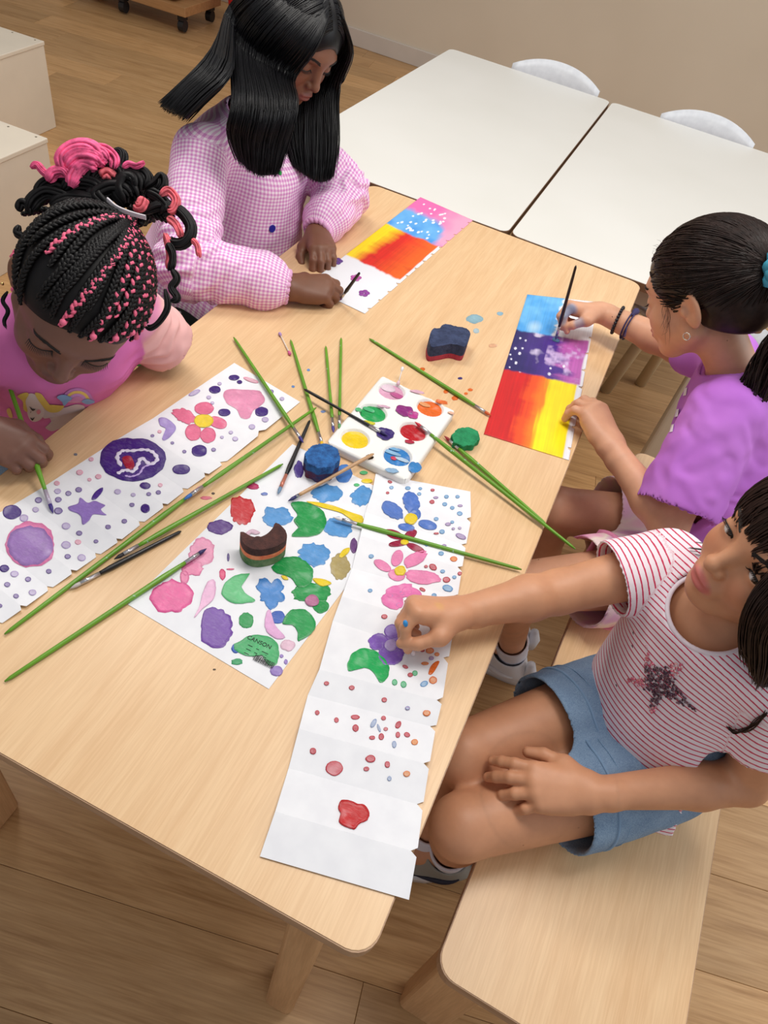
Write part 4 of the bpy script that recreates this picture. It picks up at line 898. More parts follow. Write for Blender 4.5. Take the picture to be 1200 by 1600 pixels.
def skin_mat(name, rgb, rough=0.5, sss=0.08):
    t = NT(name); v = t.coord('Object'); at_ = t.n('ShaderNodeVertexColor'); at_.layer_name = 'Col'
    n1 = t.noise(v, 26, 3, 0.6); n2 = t.noise(v, 420, 2, 0.6)
    c = t.mix(1.0, at_.outputs[0], t.ramp(n1, [(0.25, (0.90, 0.87, 0.86, 1)), (0.75, (1.06, 1.05, 1.04, 1))]), 'MULTIPLY')
    t.base(c); t.set(Roughness=rough); t.b.inputs['Subsurface Weight'].default_value = sss; t.b.inputs['Subsurface Radius'].default_value = (0.012, 0.005, 0.003); t.b.inputs['Subsurface Scale'].default_value = 0.6
    t.bump(n2, 0.08, 0.0006)
    return t.m
def hair_mat(name, rgb, rough=0.38, use_col=False):
    t = NT(name); v = t.coord('Object')
    if use_col:
        a = t.n('ShaderNodeVertexColor'); a.layer_name = 'Col'; t.base(a.outputs[0])
    else:
        c = lin(rgb); t.base(t.ramp(t.noise(v, 90, 3), [(0.3, tuple(x*0.55 for x in c[:3])+(1,)), (0.75, tuple(x*1.35 for x in c[:3])+(1,))]))
    t.set(Roughness=rough); t.b.inputs['Specular IOR Level'].default_value = 0.28; t.bump(t.noise(v, 500, 2), 0.15, 0.0006)
    return t.m
def project(S, P, off=0.0, it=4):
    """pull points onto the iso-surface S = off"""
    P = np.array(P, float); e = 0.0015
    for _ in range(it):
        d = S(P)-off
        G = np.stack([(S(P+np.eye(3)[i]*e)-S(P-np.eye(3)[i]*e))/(2*e) for i in range(3)], 1)
        n = np.linalg.norm(G, axis=1)[:, None]; G = np.where(n > 0.2, G/(n+1e-9), 0)
        P = P-G*np.clip(d, -0.03, 0.03)[:, None]
    return P
def curtain(guides, n, rng, th=0.006, m=20, wob=0.0015, cut=0.10):
    """hair sheet: strands spread across a row of guide curves, plus a backing surface"""
    G = np.stack([catmull(g, m) for g in guides]); k = len(G)
    def at_a(a):
        E = np.concatenate([2*G[:1]-G[1:2], G, 2*G[-1:]-G[-2:-1]]); x = np.clip(a, 0, 0.99999)*(k-1); i = int(x); f = x-i
        p0, p1, p2, p3 = E[i], E[i+1], E[i+2], E[i+3]
        return 0.5*((2*p1)+(-p0+p2)*f+(2*p0-5*p1+4*p2-p3)*f*f+(-p0+3*p1-3*p2+p3)*f**3)
    nb = 24; S = np.stack([at_a(a) for a in np.linspace(0, 1, nb)])
    dU = np.gradient(S, axis=0); dV = np.gradient(S, axis=1); N = np.cross(dU, dV); N /= np.linalg.norm(N, axis=2)[:, :, None]+1e-9
    out = []
    for i in range(n):
        a = rng.uniform(0, 1); c = at_a(a); nn = N[int(a*(nb-1))]; o = rng.uniform(-1, 1)*th
        t = np.linspace(0, 1, m)[:, None]
        c = c+nn*o*(0.35+0.65*t)+rng.normal(0, 1, 3)[None]*wob*t*2+wob*np.sin(t*rng.uniform(4, 9)+rng.uniform(0, 6))*dU[int(a*(nb-1))]/(np.linalg.norm(dU[int(a*(nb-1))], axis=1)[:, None]+1e-9)
        e = int(m*(1-rng.uniform(0, 1)**2*cut)); out.append(c[:max(6, e)])
    Q = np.array([(i*m+j, (i+1)*m+j, (i+1)*m+j+1, i*m+j+1) for i in range(nb-1) for j in range(m-2)])
    return out, S.reshape(-1, 3), Q
def curtains(name, parts, mat, parent, rng, r=0.0013):
    """parts: list of (guides, n, thickness); strands as one mesh, backing surfaces as its child"""
    cv, Ps, Qs, off = [], [], [], 0
    for g, n, th in parts:
        o, P, Q = curtain(g, n, rng, th); cv += o; Ps.append(P); Qs.append(Q+off); off += len(P)
    so = ribbon_hair(name, cv, mat, parent, r)
    bo = link('hair_underlayer', np_mesh('hair_underlayer', np.concatenate(Ps), np.concatenate(Qs)), mat, parent, True)
    md = bo.modifiers.new('thickness', 'SOLIDIFY'); md.thickness = 0.006; md.offset = 0
    return so
# ---------------------------------------------------------------- generic child figure
def build_body(J, hands, skin_rgb, mat, label, headsc=1.0, marks=(), lip=(168, 84, 84), armr=1.0, legs=True, thick=1.0, jaw=1.0, open_eye=0.0):
    """J: dict of joints; hands: dict L/R -> (fwd, dorsal, curls, thumb, scale). Returns body object, field, head mapper, hand keys"""
    S = SDF(); L = unit(J['Lsh']-J['Rsh'])
    S.ecap(J['pelvis'], J['chest'], 0.095*thick, 0.070*thick, 0.098*thick, 0.064*thick, L, 0.02)
    S.cap(J['Lsh'], J['Rsh'], 0.036, 0.036, 0.03)
    up = J['HF'][:, 2]; base = J['head']+J['HF'] @ V3(-0.016, 0, -0.055)*headsc
    S.cap(J['neck'], base, 0.041*thick, 0.040, 0.02)
    for s in 'LR':
        S.limb([J[s+'sh'], J[s+'el']], [0.041*armr, 0.032*armr], 0.02)
        mid = J[s+'el']*0.68+J[s+'wr']*0.32
        S.limb([J[s+'el'], mid, J[s+'wr']], [0.0315*armr, 0.0325*armr, 0.0215*armr], 0.012)
        if legs:
            S.limb([J[s+'hip'], J[s+'kn']], [0.072*thick, 0.046*thick], 0.025); cm = J[s+'kn']*0.66+J[s+'an']*0.34
            S.limb([J[s+'kn'], cm, J[s+'an']], [0.045*thick, 0.042*thick, 0.027], 0.012)
            S.limb([J[s+'an'], J[s+'toe']], [0.030, 0.026], 0.012)
    H = head(S, J['head'], J['HF'], headsc, jaw=jaw, open_eye=open_eye)
    keys = {}
    for s, a in hands.items():
        fwd, dor, curls, thumb, sc = a
        keys[s] = hand(S, J[s+'wr'], fwd, dor, 1 if s == 'L' else -1, curls, thumb, sc)
    balls = [(J['head']+J['HF'] @ V3(0.0, 0, -0.005), 0.128*headsc, 0.0021)]
    for s, a in hands.items(): balls.append((keys[s]['W']((0.055, 0.0, -0.012)), 0.088*a[4], 0.0018))
    parts = []
    for c, r, h in balls:
        P, Q = S.extract(h, np.asarray(c)-r-0.006, np.asarray(c)+r+0.006, 2); parts.append((P, Q, lambda x, c=c, r=r: np.linalg.norm(x-c, axis=1) < r))
    P, Q = S.extract(0.0042, steps=2)
    parts.append((P, Q, lambda x: np.all([np.linalg.norm(x-c, axis=1) > r-0.004 for c, r, h in balls], 0)))
    P, Q = weld_parts(parts)
    C = np.tile(np.array(lin(skin_rgb)[:3]), (len(P), 1))
    q = (P-J['head']) @ J['HF']/headsc
    w = np.clip(1.35-np.sqrt(((q-V3(0.088, 0, -0.0580))/V3(0.014, 0.0185, 0.0092))**2 @ np.ones(3)), 0, 0.35)/0.35
    C += (np.array(lin(lip)[:3])-C)*w[:, None]*0.8
    for s in (-1, 1): tint(C, P, H(0.075, s*0.036, -0.03), 0.03, tuple(min(255, int(x*y)) for x, y in zip(skin_rgb, (1.0, 0.88, 0.86))), 0.9, 0.6)
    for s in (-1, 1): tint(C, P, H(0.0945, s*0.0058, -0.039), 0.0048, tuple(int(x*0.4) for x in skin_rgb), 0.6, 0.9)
    for k in keys.values():
        for p in k['pads']: tint(C, P, p, 0.0052, tuple(min(255, int(x*1.08)+14) for x in skin_rgb), 0.4, 0.75)
    for (c, r, rgb, amt) in marks: tint(C, P, c, r, rgb, 0.4, amt)
    me = np_mesh('person', P, Q); add_col(me, C); o = link('person', me, mat); tag(o, label, 'person')
    return o, S, H, keys
def cloth_mesh(S, h=0.0032, fold=0.003, ffreq=(9, 9, 9), seed=0, uvfn=None, fmask=None, colfn=None, dfn=None):
    P, Q = S.extract(h, steps=2); N = vnormals(P, Q)
    a = fbm(P*np.asarray(ffreq, float), 1.0, seed, 3); rid = 1-np.abs(fbm(P*np.asarray(ffreq, float)*1.3, 1.0, seed+9, 2))*2
    d = fold*(0.55*a+0.45*rid)
    if fmask is not None: d = d*fmask(P)
    if dfn is not None: d = d+dfn(P)
    for pr in S.pr:      # keep hems clean
        if pr['op'] == '-' or pr['typ'] == 'plane': d = d*np.clip(np.abs(S.dist(pr, P))/0.022, 0.12, 1)
    UV = uvfn(P) if uvfn is not None else None
    me = np_mesh('cloth', relax(P+N*d[:, None], Q, 3), Q)
    if UV is not None: add_vec(me, UV, 'cuv')
    if colfn is not None: add_col(me, colfn(P))
    return me
def axis_uv(P, a, b, left, r=None):
    """cylindrical coordinates of a bone: (around, along, 0) in metres"""
    t = unit(b-a); l = np.asarray(left, float); l = unit(l-t*(t @ l)); w = np.cross(t, l); q = P-a
    ang = np.arctan2(q @ w, q @ l); rad = np.hypot(q @ w, q @ l) if r is None else r
    return np.stack([ang*rad, q @ t, np.zeros(len(P))], 1)
def lashes(name, H, F, s, mat, parent, n=15, ln=0.008, drop=0.35, col=None, zc=-0.0050, yc=0.0325, wd=0.0155, thick=0.0011, x0=0.0805, arch=0.004, S=None):
    """lash line of one closed or lowered lid, as a thin dark curve with lashes"""
    cv = []; line = []; U_ = [i/(n-1)*2-1 for i in range(n)]
    R0 = np.array([H(x0-0.0085*u*u, s*(yc+u*wd), zc+arch*u*u) for u in U_])
    if S is not None: R0 = project(S, R0, 0.0003, 4)
    for u, p in zip(U_, R0):
        line.append(p); q = p+F @ V3(ln*0.75, s*u*0.003, -ln*drop)
        cv.append(([p, (p+q)/2+F @ V3(0, 0, -0.0008), q+F @ V3(0, 0, 0.0012)], [0.0006, 0.0005, 0.0001]))
    cv.append((line, [thick]*n))
    return link(name, tubes_mesh(name, cv, 4), mat, parent, True)
def brow(name, H, s, mat, parent, S=None, n=26, z0=0.021, x0=0.087):
    random.seed(5+s); cv = []
    for i in range(n):
        u = i/(n-1); y = 0.013+u*0.034; z = z0+0.006*math.sin(u*2.2)-0.004*u; x = x0-0.012*u*u-0.002
        for k in range(3):
            dz = random.uniform(-0.0022, 0.0022)*(1-0.6*u)
            a = H(x, s*y, z+dz); b = H(x-0.002, s*(y+0.006), z+dz+0.0015)
            cv.append([a, (a+b)/2, b])
    if S is not None:
        A = project(S, np.array(cv).reshape(-1, 3), 0.0006, 3).reshape(-1, 3, 3); cv = list(A)
    return link(name, tubes_mesh(name, [(c, [0.0006, 0.0006, 0.0002]) for c in cv], 3), mat, parent, True)
def strands(S, roots, targets, off0=0.001, off1=0.004, n=12, lift=None, r=0.0011, rnd=None):
    """surface-hugging strands from roots to targets"""
    R = np.array(roots, float); T = np.array(targets, float); out = []
    t = np.linspace(0, 1, n)[None, :, None]
    X = R[:, None, :]*(1-t)+T[:, None, :]*t
    if lift is not None: X = X+lift*np.sin(PI*t)
    offs = rnd.uniform(off0, off1, len(R))
    P = project(S, X.reshape(-1, 3), np.repeat(offs, n)).reshape(len(R), n, 3)
    P[:, 0] = X[:, 0]; 
    return P
def eyeball(H, F, s, parent, gaze=V3(1, 0, 0), r=0.0140):
    c = H(0.0665, s*0.0325, 0.0); g = F @ unit(gaze); bm = bmesh.new(); bmesh.ops.create_uvsphere(bm, u_segments=24, v_segments=16, radius=r); P = [np.array(v.co) for v in bm.verts]
    me = bpy.data.meshes.new('eye'); bm.to_mesh(me); bm.free(); P = np.array(P); a = (P @ g)/r
    C = np.where((a > 0.965)[:, None], LC(12, 9, 9), np.where((a > 0.86)[:, None], LC(70, 46, 32), LC(225, 222, 222))); add_col(me, C); me.transform(Matrix.Translation(Vector(c)))
    t = NT('eye_surface'); q = t.n('ShaderNodeVertexColor'); q.layer_name = 'Col'; t.base(q.outputs[0]); t.set(Roughness=0.12)
    return link('eye', me, t.m, parent, True)
m_lash = plain('dark_hair_line', (24, 18, 18), 0.5)
from mathutils.bvhtree import BVHTree
def caster(obj):
    """ray caster onto the real surface of a mesh object, by photo pixel"""
    me = obj.data; vs = [v.co for v in me.vertices]; bv = BVHTree.FromPolygons(vs, [tuple(p.vertices) for p in me.polygons])
    def f(u, v):
        d = unit(CAMR.T @ np.array([(u-600)/FPX, (v-800)/FPX, 1.0])); r = bv.ray_cast(Vector(CAMC), Vector(d))
        if r[0] is None: return None, None
        n = np.array(r[1]); n = n if n @ d < 0 else -n
        return np.array(r[0]), n
    return f
def drape(name, cast, px, rgb, parent, mat=None, off=0.0012, rough=0.6):
    """flat print on cloth: outline in photo pixels draped onto the surface"""
    px = np.array(px, float); k = len(px); O = np.array(smooth_outline([tuple(p) for p in px], 4)); c = O.mean(0); m = len(O); V = []; last = None
    for s in (1.0, 0.75, 0.5, 0.25, 0.0):
        for q in (c+(O-c)*s if s else [c]):
            p, n = cast(*q)
            if p is None: p, n = last
            last = (p, n); V.append(p+n*off)
    F = [(r*m+j, r*m+(j+1) % m, (r+1)*m+(j+1) % m, (r+1)*m+j) for r in range(3) for j in range(m)]+[(3*m+j, 3*m+(j+1) % m, 4*m) for j in range(m)]
    return link(name, mesh(name, V, F), mat or plain('print_%d_%d_%d' % tuple(rgb), rgb, rough), parent, True)
def hit(S, u, v, dep, rng=0.25):
    """first point of field S along the sight line through a photo pixel, searched around a depth"""
    d = CAMR.T @ np.array([(u-600)/FPX, (v-800)/FPX, 1.0])
    t = np.linspace(dep-rng, dep+rng, 400); P = CAMC+d[None, :]*t[:, None]; D = S(P); i = np.nonzero(D < 0)[0]
    return P[i[0]] if len(i) else P[np.argmin(D)]
def tee(J, sleeve=0.45, hemdrop=0.0, w=1.0, neck_r=0.062, neck_off=V3(0, 0, 0), sl_r=(0.050, 0.056), cutn=None, belly=1.0, k=0.022, t=0.006, hem_tilt=V3(0, 0, 0), drape=0.0, slim=''):
    S = SDF(); L = unit(J['Lsh']-J['Rsh']); up = unit(J['chest']-J['pelvis'])
    S.ecap(J['pelvis']-up*(0.03+hemdrop), J['chest'], 0.122*w*belly, 0.100*w*belly, 0.116*w, 0.084*w, L, k)
    S.cap(J['Lsh']+up*0.002, J['Rsh']+up*0.002, 0.045, 0.045, 0.03)
    S.cap(J['chest']+up*0.03, J['neck'], 0.062, 0.052, 0.03)
    for i, s in enumerate('LR'):
        S.grp = i+1; e = J[s+'sh']+(J[s+'el']-J[s+'sh'])*(sleeve+0.15)
        if s in slim: S.cap(J[s+'sh'], e, sl_r[0]*0.88, sl_r[1]*0.74, 0.02); continue
        S.cap(J[s+'sh'], e-V3(0, 0, drape), sl_r[0], sl_r[1], 0.02)
        if drape: S.cap(J[s+'sh'], e, sl_r[0], sl_r[1]*0.9, 0.02)
    S.grp = 0
    S.shell(t)
    for s in 'LR':
        # sleeve openings: only the sleeve is trimmed, so a local cutter
        d = unit(J[s+'el']-J[s+'sh']); p = J[s+'sh']+(J[s+'el']-J[s+'sh'])*sleeve
        S.cap(p+d*0.075, p+d*0.32, 0.078, 0.09, 0.002, '-')
    S.plane(J['pelvis']-up*hemdrop, -up+hem_tilt, 0.002)
    S.ell(J['neck']+up*0.025+neck_off, V3(neck_r, neck_r, neck_r), None, 0.003, '-')
    return S
def tee_uv(S, J):
    def fn(P):
        up = unit(J['chest']-J['pelvis']); L = unit(J['Lsh']-J['Rsh'])
        D = np.stack([np.abs(SDF_plain(S, P, (g,))) for g in (0, 1, 2)], 1); D[:, 0] -= 0.004; g = D.argmin(1)
        U = axis_uv(P, J['pelvis'], J['chest'], L, 0.11); fw = np.cross(L, up); hh = U[:, 1]; top = np.linalg.norm(J['chest']-J['pelvis'])
        U[:, 1] -= 0.8*((P-J['chest']) @ fw-0.085)*np.clip((hh-top*0.55)/(top*0.45), 0, 1)
        for i, s in ((1, 'L'), (2, 'R')):
            m = (g == i) & ((P-J[s+'sh']) @ unit(J[s+'el']-J[s+'sh']) > 0.012)
            if m.any(): U[m] = axis_uv(P[m], J[s+'sh'], J[s+'el'], up, 0.05)
        return U
    return fn
def SDF_plain(S, P, groups):
    D = np.full(len(P), 9.0)
    for d in S.pr:
        if d['op'] != '+' or d['g'] not in groups: continue
        D = np.minimum(D, S.dist(d, P))
    return D
def shorts(J, frac=0.5, r0=0.092, r1=0.086, waist=0.06, t=0.006, flare=None):
    S = SDF(); L = unit(J['Lsh']-J['Rsh']); up = unit(J['chest']-J['pelvis'])
    S.ecap(J['pelvis']-up*0.01, J['pelvis']+up*waist, 0.112, 0.092, 0.108, 0.088, L, 0.02)
    for s in 'LR': S.cap(J[s+'hip'], J[s+'hip']+(J[s+'kn']-J[s+'hip'])*(frac+0.25), r0, r1, 0.025)
    S.shell(t)
    for s in 'LR':
        d = unit(J[s+'kn']-J[s+'hip']); p = J[s+'hip']+(J[s+'kn']-J[s+'hip'])*frac
        S.cap(p+d*0.105, p+d*0.32, 0.105, 0.11, 0.002, '-')
    return S
def shoe(parent, ank, toe, mats, swoosh=False, z0=0.0):
    """low sneaker with sole, upper, toe cap, tongue, laces and heel tab; ank and toe in world space"""
    f = toe-ank; f[2] = 0; f = unit(f); l = np.cross(V3(0, 0, 1), f); o = V3(ank[0], ank[1], z0)
    X = lambda x, y, z: o+f*x+l*y+V3(0, 0, z); F = np.stack([f, l, V3(0, 0, 1)], 1)
    S = SDF(); S.ell(X(-0.018, 0, 0.035), (0.045, 0.034, 0.030), F, 0.02); S.ell(X(0.045, 0, 0.032), (0.060, 0.037, 0.026), F, 0.03); S.ell(X(0.105, 0, 0.026), (0.050, 0.038, 0.024), F, 0.03)
    S.cap(X(-0.012, 0, 0.06), X(0.012, 0, 0.075), 0.036, 0.036, 0.02); S.cap(X(0.012, 0, 0.068), X(0.07, 0, 0.046), 0.030, 0.024, 0.02)
    S.shell(0.008); S.cap(X(0, 0, 0.098), X(0, 0, 0.15), 0.045, 0.05, 0.003, '-'); S.plane(X(0, 0, 0.016), V3(0, 0, -1))
    P, Q = S.extract(0.003, steps=2); link('shoe_upper', np_mesh('shoe_upper', P, Q), mats[0], parent, True)
    out = [X(0.045+0.108*math.cos(a)*(1 if math.cos(a) > 0 else 1.05), (0.040+0.004*math.cos(a))*math.sin(a)*(1.0 if math.cos(a) > -0.2 else 0.92), 0) for a in np.linspace(0, 2*PI, 36, endpoint=False)]
    MB().prism([(p[0], p[1]) for p in out], z0+0.0005, z0+0.022, 0.005).build('shoe_sole', mats[1], parent, True)
    for k in range(4): 
        x = 0.035+k*0.016; pts = [X(x, y, 0.0) for y in np.linspace(-0.02, 0.02, 7)]
        pts = project(S, np.array(pts)+V3(0, 0, 0.075-k*0.006), 0.0015, 5)
        link('lace', tubes_mesh('lace', [(pts, 0.0022)], 6), mats[2], parent, True)
    for s in (-1, 1):   # side flash
        cv = [X(-0.035, s*0.05, 0.052), X(0.0, s*0.05, 0.032), X(0.035, s*0.055, 0.030), X(0.07, s*0.05, 0.044)] if swoosh else [X(-0.05, s*0.05, 0.04), X(0.0, s*0.05, 0.036), X(0.05, s*0.055, 0.034), X(0.08, s*0.05, 0.034)]
        pts = project(S, catmull(cv, 16), 0.0006, 5); rad = np.array([0.001+0.0065*max(0, math.sin(PI*min(1, 0.06+i/13)))**1.4 for i in range(16)])
        link('side_flash', tubes_mesh('side_flash', [(pts, rad)], 6), mats[3], parent, True)
    MB().tube([X(-0.063, 0, 0.03), X(-0.066, 0, 0.06), X(-0.058, 0, 0.085)], [0.016, 0.014, 0.010], 10).build('heel_tab', mats[4], parent, True)
def sock(parent, ank, kn, mat, h=0.09, r=0.036):
    d = unit(kn-ank); S = SDF(); S.cap(ank-d*0.04, ank+d*(h+0.03), r, r+0.002, 0.01); S.shell(0.005); S.plane(ank+d*h, d)
    P, Q = S.extract(0.003); return link('sock', np_mesh('sock', P, Q), mat, parent, True)
def cuv_node(t):
    a = t.n('ShaderNodeAttribute'); a.attribute_name = 'cuv'; sp = t.n('ShaderNodeSeparateXYZ'); t.l(a.outputs['Vector'], sp.inputs[0]); return a, sp
def ribbon_hair(name, curves, mat, parent, r=0.0012, n=3):
    return link(name, tubes_mesh(name, [(c, r*np.array([0.8]+[1.0]*(len(c)-3)+[0.7, 0.25])) for c in curves], n), mat, parent, True)
def bundle(guide, rads, n, rng, m=16, flat=1.0, wob=0.0, fr=0.0):
    """n strands following a guide curve, spread over a (flattened) round section"""
    G = catmull(guide, m); R = np.interp(np.linspace(0, 1, m), np.linspace(0, 1, len(rads)), rads)
    T = np.gradient(G, axis=0); T /= np.linalg.norm(T, axis=1)[:, None]
    v = unit(np.cross(T[0], V3(0.2, 0.3, 0.9))); A = []
    for i in range(m): v = unit(v-T[i]*(T[i] @ v)); A.append(v)
    A = np.array(A); B = np.cross(T, A); out = []
    for i in range(n):
        a = rng.uniform(0, 2*PI); q = math.sqrt(rng.uniform(0.1, 1.0)); c, s = math.cos(a)*q, math.sin(a)*q*flat
        P = G+R[:, None]*(A*c+B*s)
        if wob:
            ph = rng.uniform(0, 6.28); P = P+wob*np.linspace(0, 1, m)[:, None]*(A*np.sin(fr*np.linspace(0, 1, m)+ph)[:, None]+B*np.cos(fr*np.linspace(0, 1, m)+ph)[:, None])
        k = rng.uniform(0.88, 1.0); out.append(P[:max(5, int(m*k))])
    return out

def sleeve_creases(J, arms, amp=0.006, pitch=0.032, width=0.085, at_frac=1.0):
    """creases wrapped round the arms near the elbows"""
    def fn(P):
        d = np.zeros(len(P))
        for s in arms:
            c = J[s+'sh']+(J[s+'el']-J[s+'sh'])*at_frac; ax = unit(unit(J[s+'el']-J[s+'sh'])+0.6*unit(J[s+'wr']-J[s+'el'])); q = P-c
            w = np.exp(-(np.linalg.norm(q, axis=1)/width)**2); x = q @ ax
            d += amp*w*np.sin(2*PI*(x/pitch)+5*vnoise(P, 18, 3)+2.5*vnoise(P, 40, 5))
        return d
    return fn

def collar(T, J, r, off, mat, parent, tr=0.0042):
    """ribbed neckband: the curve where the neck ball meets the shirt"""
    up = unit(J['chest']-J['pelvis']); c = J['neck']+up*0.025+off; e1 = unit(np.cross(up, V3(1, 0.3, 0))); e2 = np.cross(up, e1)
    P = np.array([c+r*(e1*math.cos(a)+e2*math.sin(a))-up*0.01 for a in np.linspace(0, 2*PI, 64)]); f = lambda X: SDF_plain(T, X, (0, 1, 2))
    for _ in range(14):
        P = project(f, P, -0.002, 1); d = P-c; P = c+d*(r/np.linalg.norm(d, axis=1))[:, None]
    P = np.stack([np.convolve(np.r_[P[-6:-1, k], P[:, k], P[1:6, k]], np.ones(5)/5, 'same')[5:-5] for k in range(3)], 1); P[-1] = P[0]
    return link('collar', tubes_mesh('collar', [(P, tr)], 8), mat, parent, True)
# ---------------------------------------------------------------- girl in the striped T-shirt (right, front)
skin4 = skin_mat('tan_skin', (208, 150, 114))
J = dict(pelvis=V3(0.292, 0.540, 0.47), chest=V3(0.262, 0.560, 0.715), neck=V3(0.262, 0.553, 0.775),
         Lsh=V3(0.352, 0.490, 0.735), Rsh=V3(0.180, 0.630, 0.735), Lel=at(1165, 1222, 0.555), Lwr=at(928, 1240, 0.545),
         Rel=at(872, 925, 0.685), Rwr=at(722, 957, 0.688),
         Lhip=V3(0.322, 0.492, 0.450), Rhip=V3(0.242, 0.592, 0.452), Lkn=at(722, 1292, 0.45), Rkn=at(722, 1178, 0.46))
J['Lan'] = at(702, 1330, 0.085); J['Ran'] = V3(J['Rkn'][0]+0.02, J['Rkn'][1]+0.02, 0.08)
J['Ltoe'] = J['Lan']+V3(-0.10, -0.03, -0.045); J['Rtoe'] = J['Ran']+V3(-0.11, -0.02, -0.045)
hf = frame(V3(-0.80, -0.57, 0.20), V3(0.2, 0.03, 0.97)); J['HF'] = hf; J['head'] = V3(0.272, 0.562, 0.887)
hands = {'R': (at(640, 948, 0.70)-J['Rwr'], V3(0.05, 0.62, 0.78), [(2, 62, 42, 12), (0, 66, 48, 20), (-3, 70, 60, 30), (-8, 66, 60, 30)], [(0.040, 0.034, -0.026), (0.066, 0.030, -0.040), (0.086, 0.020, -0.046)], 0.98),
         'L': (at(820, 1228, 0.53)-J['Lwr'], V3(0.1, -0.25, 0.96), [(10, 12, 18, 14), (3, 16, 22, 16), (-6, 20, 26, 18), (-16, 26, 30, 20)], [(0.036, 0.034, -0.012), (0.060, 0.044, -0.018), (0.080, 0.046, -0.022)], 1.10)}
marks = [(at(683, 955, 0.705), 0.013, (214, 170, 90), 0.7), (at(770, 1160, .52), 0.003, (150, 70, 60), 0.7)]
g4, S4, H4, K4 = build_body(J, hands, (208, 150, 114), skin4, 'girl in a red-striped T-shirt and denim shorts dabbing paint with a cotton swab', 1.04, marks, (196, 96, 98), open_eye=0.0034)
J4 = J
brow('eyebrow', H4, -1, m_lash, g4, S4); brow('eyebrow', H4, 1, m_lash, g4, S4)
for s in (-1, 1): lashes('eyelashes', H4, hf, s, m_lash, g4, drop=0.0, zc=0.0030, arch=-0.004, S=S4); eyeball(H4, hf, s, g4, V3(0.9, 0.45, -0.1))
# T-shirt
t = NT('striped_jersey'); a, sp = cuv_node(t)
f = t.math('FRACT', t.math('MULTIPLY', sp.outputs['Y'], 1/0.0092)); band = t.math('LESS_THAN', f, 0.24)
t.base(t.mix(band, lin((244, 232, 240)), lin((206, 52, 92)))); t.set(Roughness=0.85); t.bump(t.noise(t.coord(), 900, 2), 0.12, 0.0006)
T4 = tee(J, 0.40, 0.065, neck_r=0.066, neck_off=V3(-0.035, -0.03, 0.0), sl_r=(0.050, 0.058), belly=1.26)
ts4 = link('t_shirt', cloth_mesh(T4, 0.0032, 0.0035, (14, 14, 9), 3, tee_uv(T4, J)), t.m, g4, True)
collar(T4, J, 0.066, V3(-0.035, -0.03, 0.0), plain('white_neckband', (240, 226, 236), 0.85), ts4, 0.0034)
# sequin star on the chest
random.seed(8)
star = [(1011, 1005), (1024, 1042), (1072, 1034), (1052, 1066), (1088, 1110), (1038, 1088), (1017, 1120), (1017, 1082), (976, 1062), (1008, 1054)]
def inside(p, poly):
    c = False; j = len(poly)-1
    for i in range(len(poly)):
        if (poly[i][1] > p[1]) != (poly[j][1] > p[1]) and p[0] < (poly[j][0]-poly[i][0])*(p[1]-poly[i][1])/(poly[j][1]-poly[i][1])+poly[i][0]: c = not c
        j = i
    return c
verts, faces, cols = [], [], []
cast = caster(ts4)
for i in range(1500):
    u, v = random.uniform(970, 1092), random.uniform(1000, 1124)
    if not inside((u, v), star): continue
    p, n = cast(u, v)
    if p is None: continue
    n = unit(n+V3(*[random.uniform(-0.45, 0.45) for _ in range(3)])); a1 = unit(np.cross(n, V3(0.3, 0.5, 0.8))); a2 = np.cross(n, a1); p = p+n*0.0018
    pink = (v < 1046 and u < 1030 and v < 1040) or u > 1048 and v < 1058 or (u < 1008 and v < 1075) or v > 1103 and u < 1030
    c = random.choice([(232, 130, 150), (240, 170, 176), (214, 110, 136), (246, 214, 220)]) if pink else random.choice([(96, 66, 84), (120, 84, 100), (74, 54, 66), (140, 110, 120)])
    b = len(verts); R_ = 0.0021
    verts.append(p+n*0.0012)
    for k in range(6): verts.append(p+R_*(a1*math.cos(k*PI/3)+a2*math.sin(k*PI/3)))
    faces += [(b, b+1+k, b+1+(k+1) % 6) for k in range(6)]; cols += [lin(c)[:3]]*7
me = mesh('sequin_star', verts, faces); add_col(me, np.array(cols))
t = NT('sequins'); a = t.n('ShaderNodeVertexColor'); a.layer_name = 'Col'; t.base(a.outputs[0]); t.set(Roughness=0.25, Metallic=0.55)
tag(link('sequin_star', me, t.m, g4), kind='stuff')
# denim shorts
t = NT('denim'); v = t.coord('Object', (1, 1, 1)); n1 = t.noise(v, 14, 3, 0.6); n2 = t.noise(t.coord('Object', (900, 900, 300)), 1.0, 2)
t.base(t.mix(0.35, t.ramp(n1, [(0.3, lin((92, 124, 160))), (0.7, lin((138, 168, 198)))]), t.ramp(n2, [(0.35, lin((84, 112, 150))), (0.65, lin((172, 196, 216)))])))
t.set(Roughness=0.85); t.bump(n2, 0.3, 0.001); m_denim = t.m
SH4 = shorts(J, 0.42, 0.080, 0.083)
so = link('shorts', cloth_mesh(SH4, 0.0034, 0.004, (16, 16, 16), 5), m_denim, g4, True)
m_denim_hem = plain('denim_hem', (128, 160, 194), 0.85, bump=0.3, bscale=600)
for s in 'LR':
    d = unit(J[s+'kn']-J[s+'hip']); p = J[s+'hip']+(J[s+'kn']-J[s+'hip'])*0.42; a1 = unit(np.cross(d, V3(0, 0, 1))); a2 = np.cross(d, a1)
    for e in (0.004, 0.024):
        ring = project(SH4, np.array([p-d*e*0+a1*0.085*math.cos(x)+a2*0.085*math.sin(x)-d*e for x in np.linspace(0, 2*PI, 40)]), 0.0015, 3)
        link('hem_stitch', tubes_mesh('hem_stitch', [(ring, 0.0026 if e < 0.01 else 0.0009)], 5), m_denim_hem, so, True)
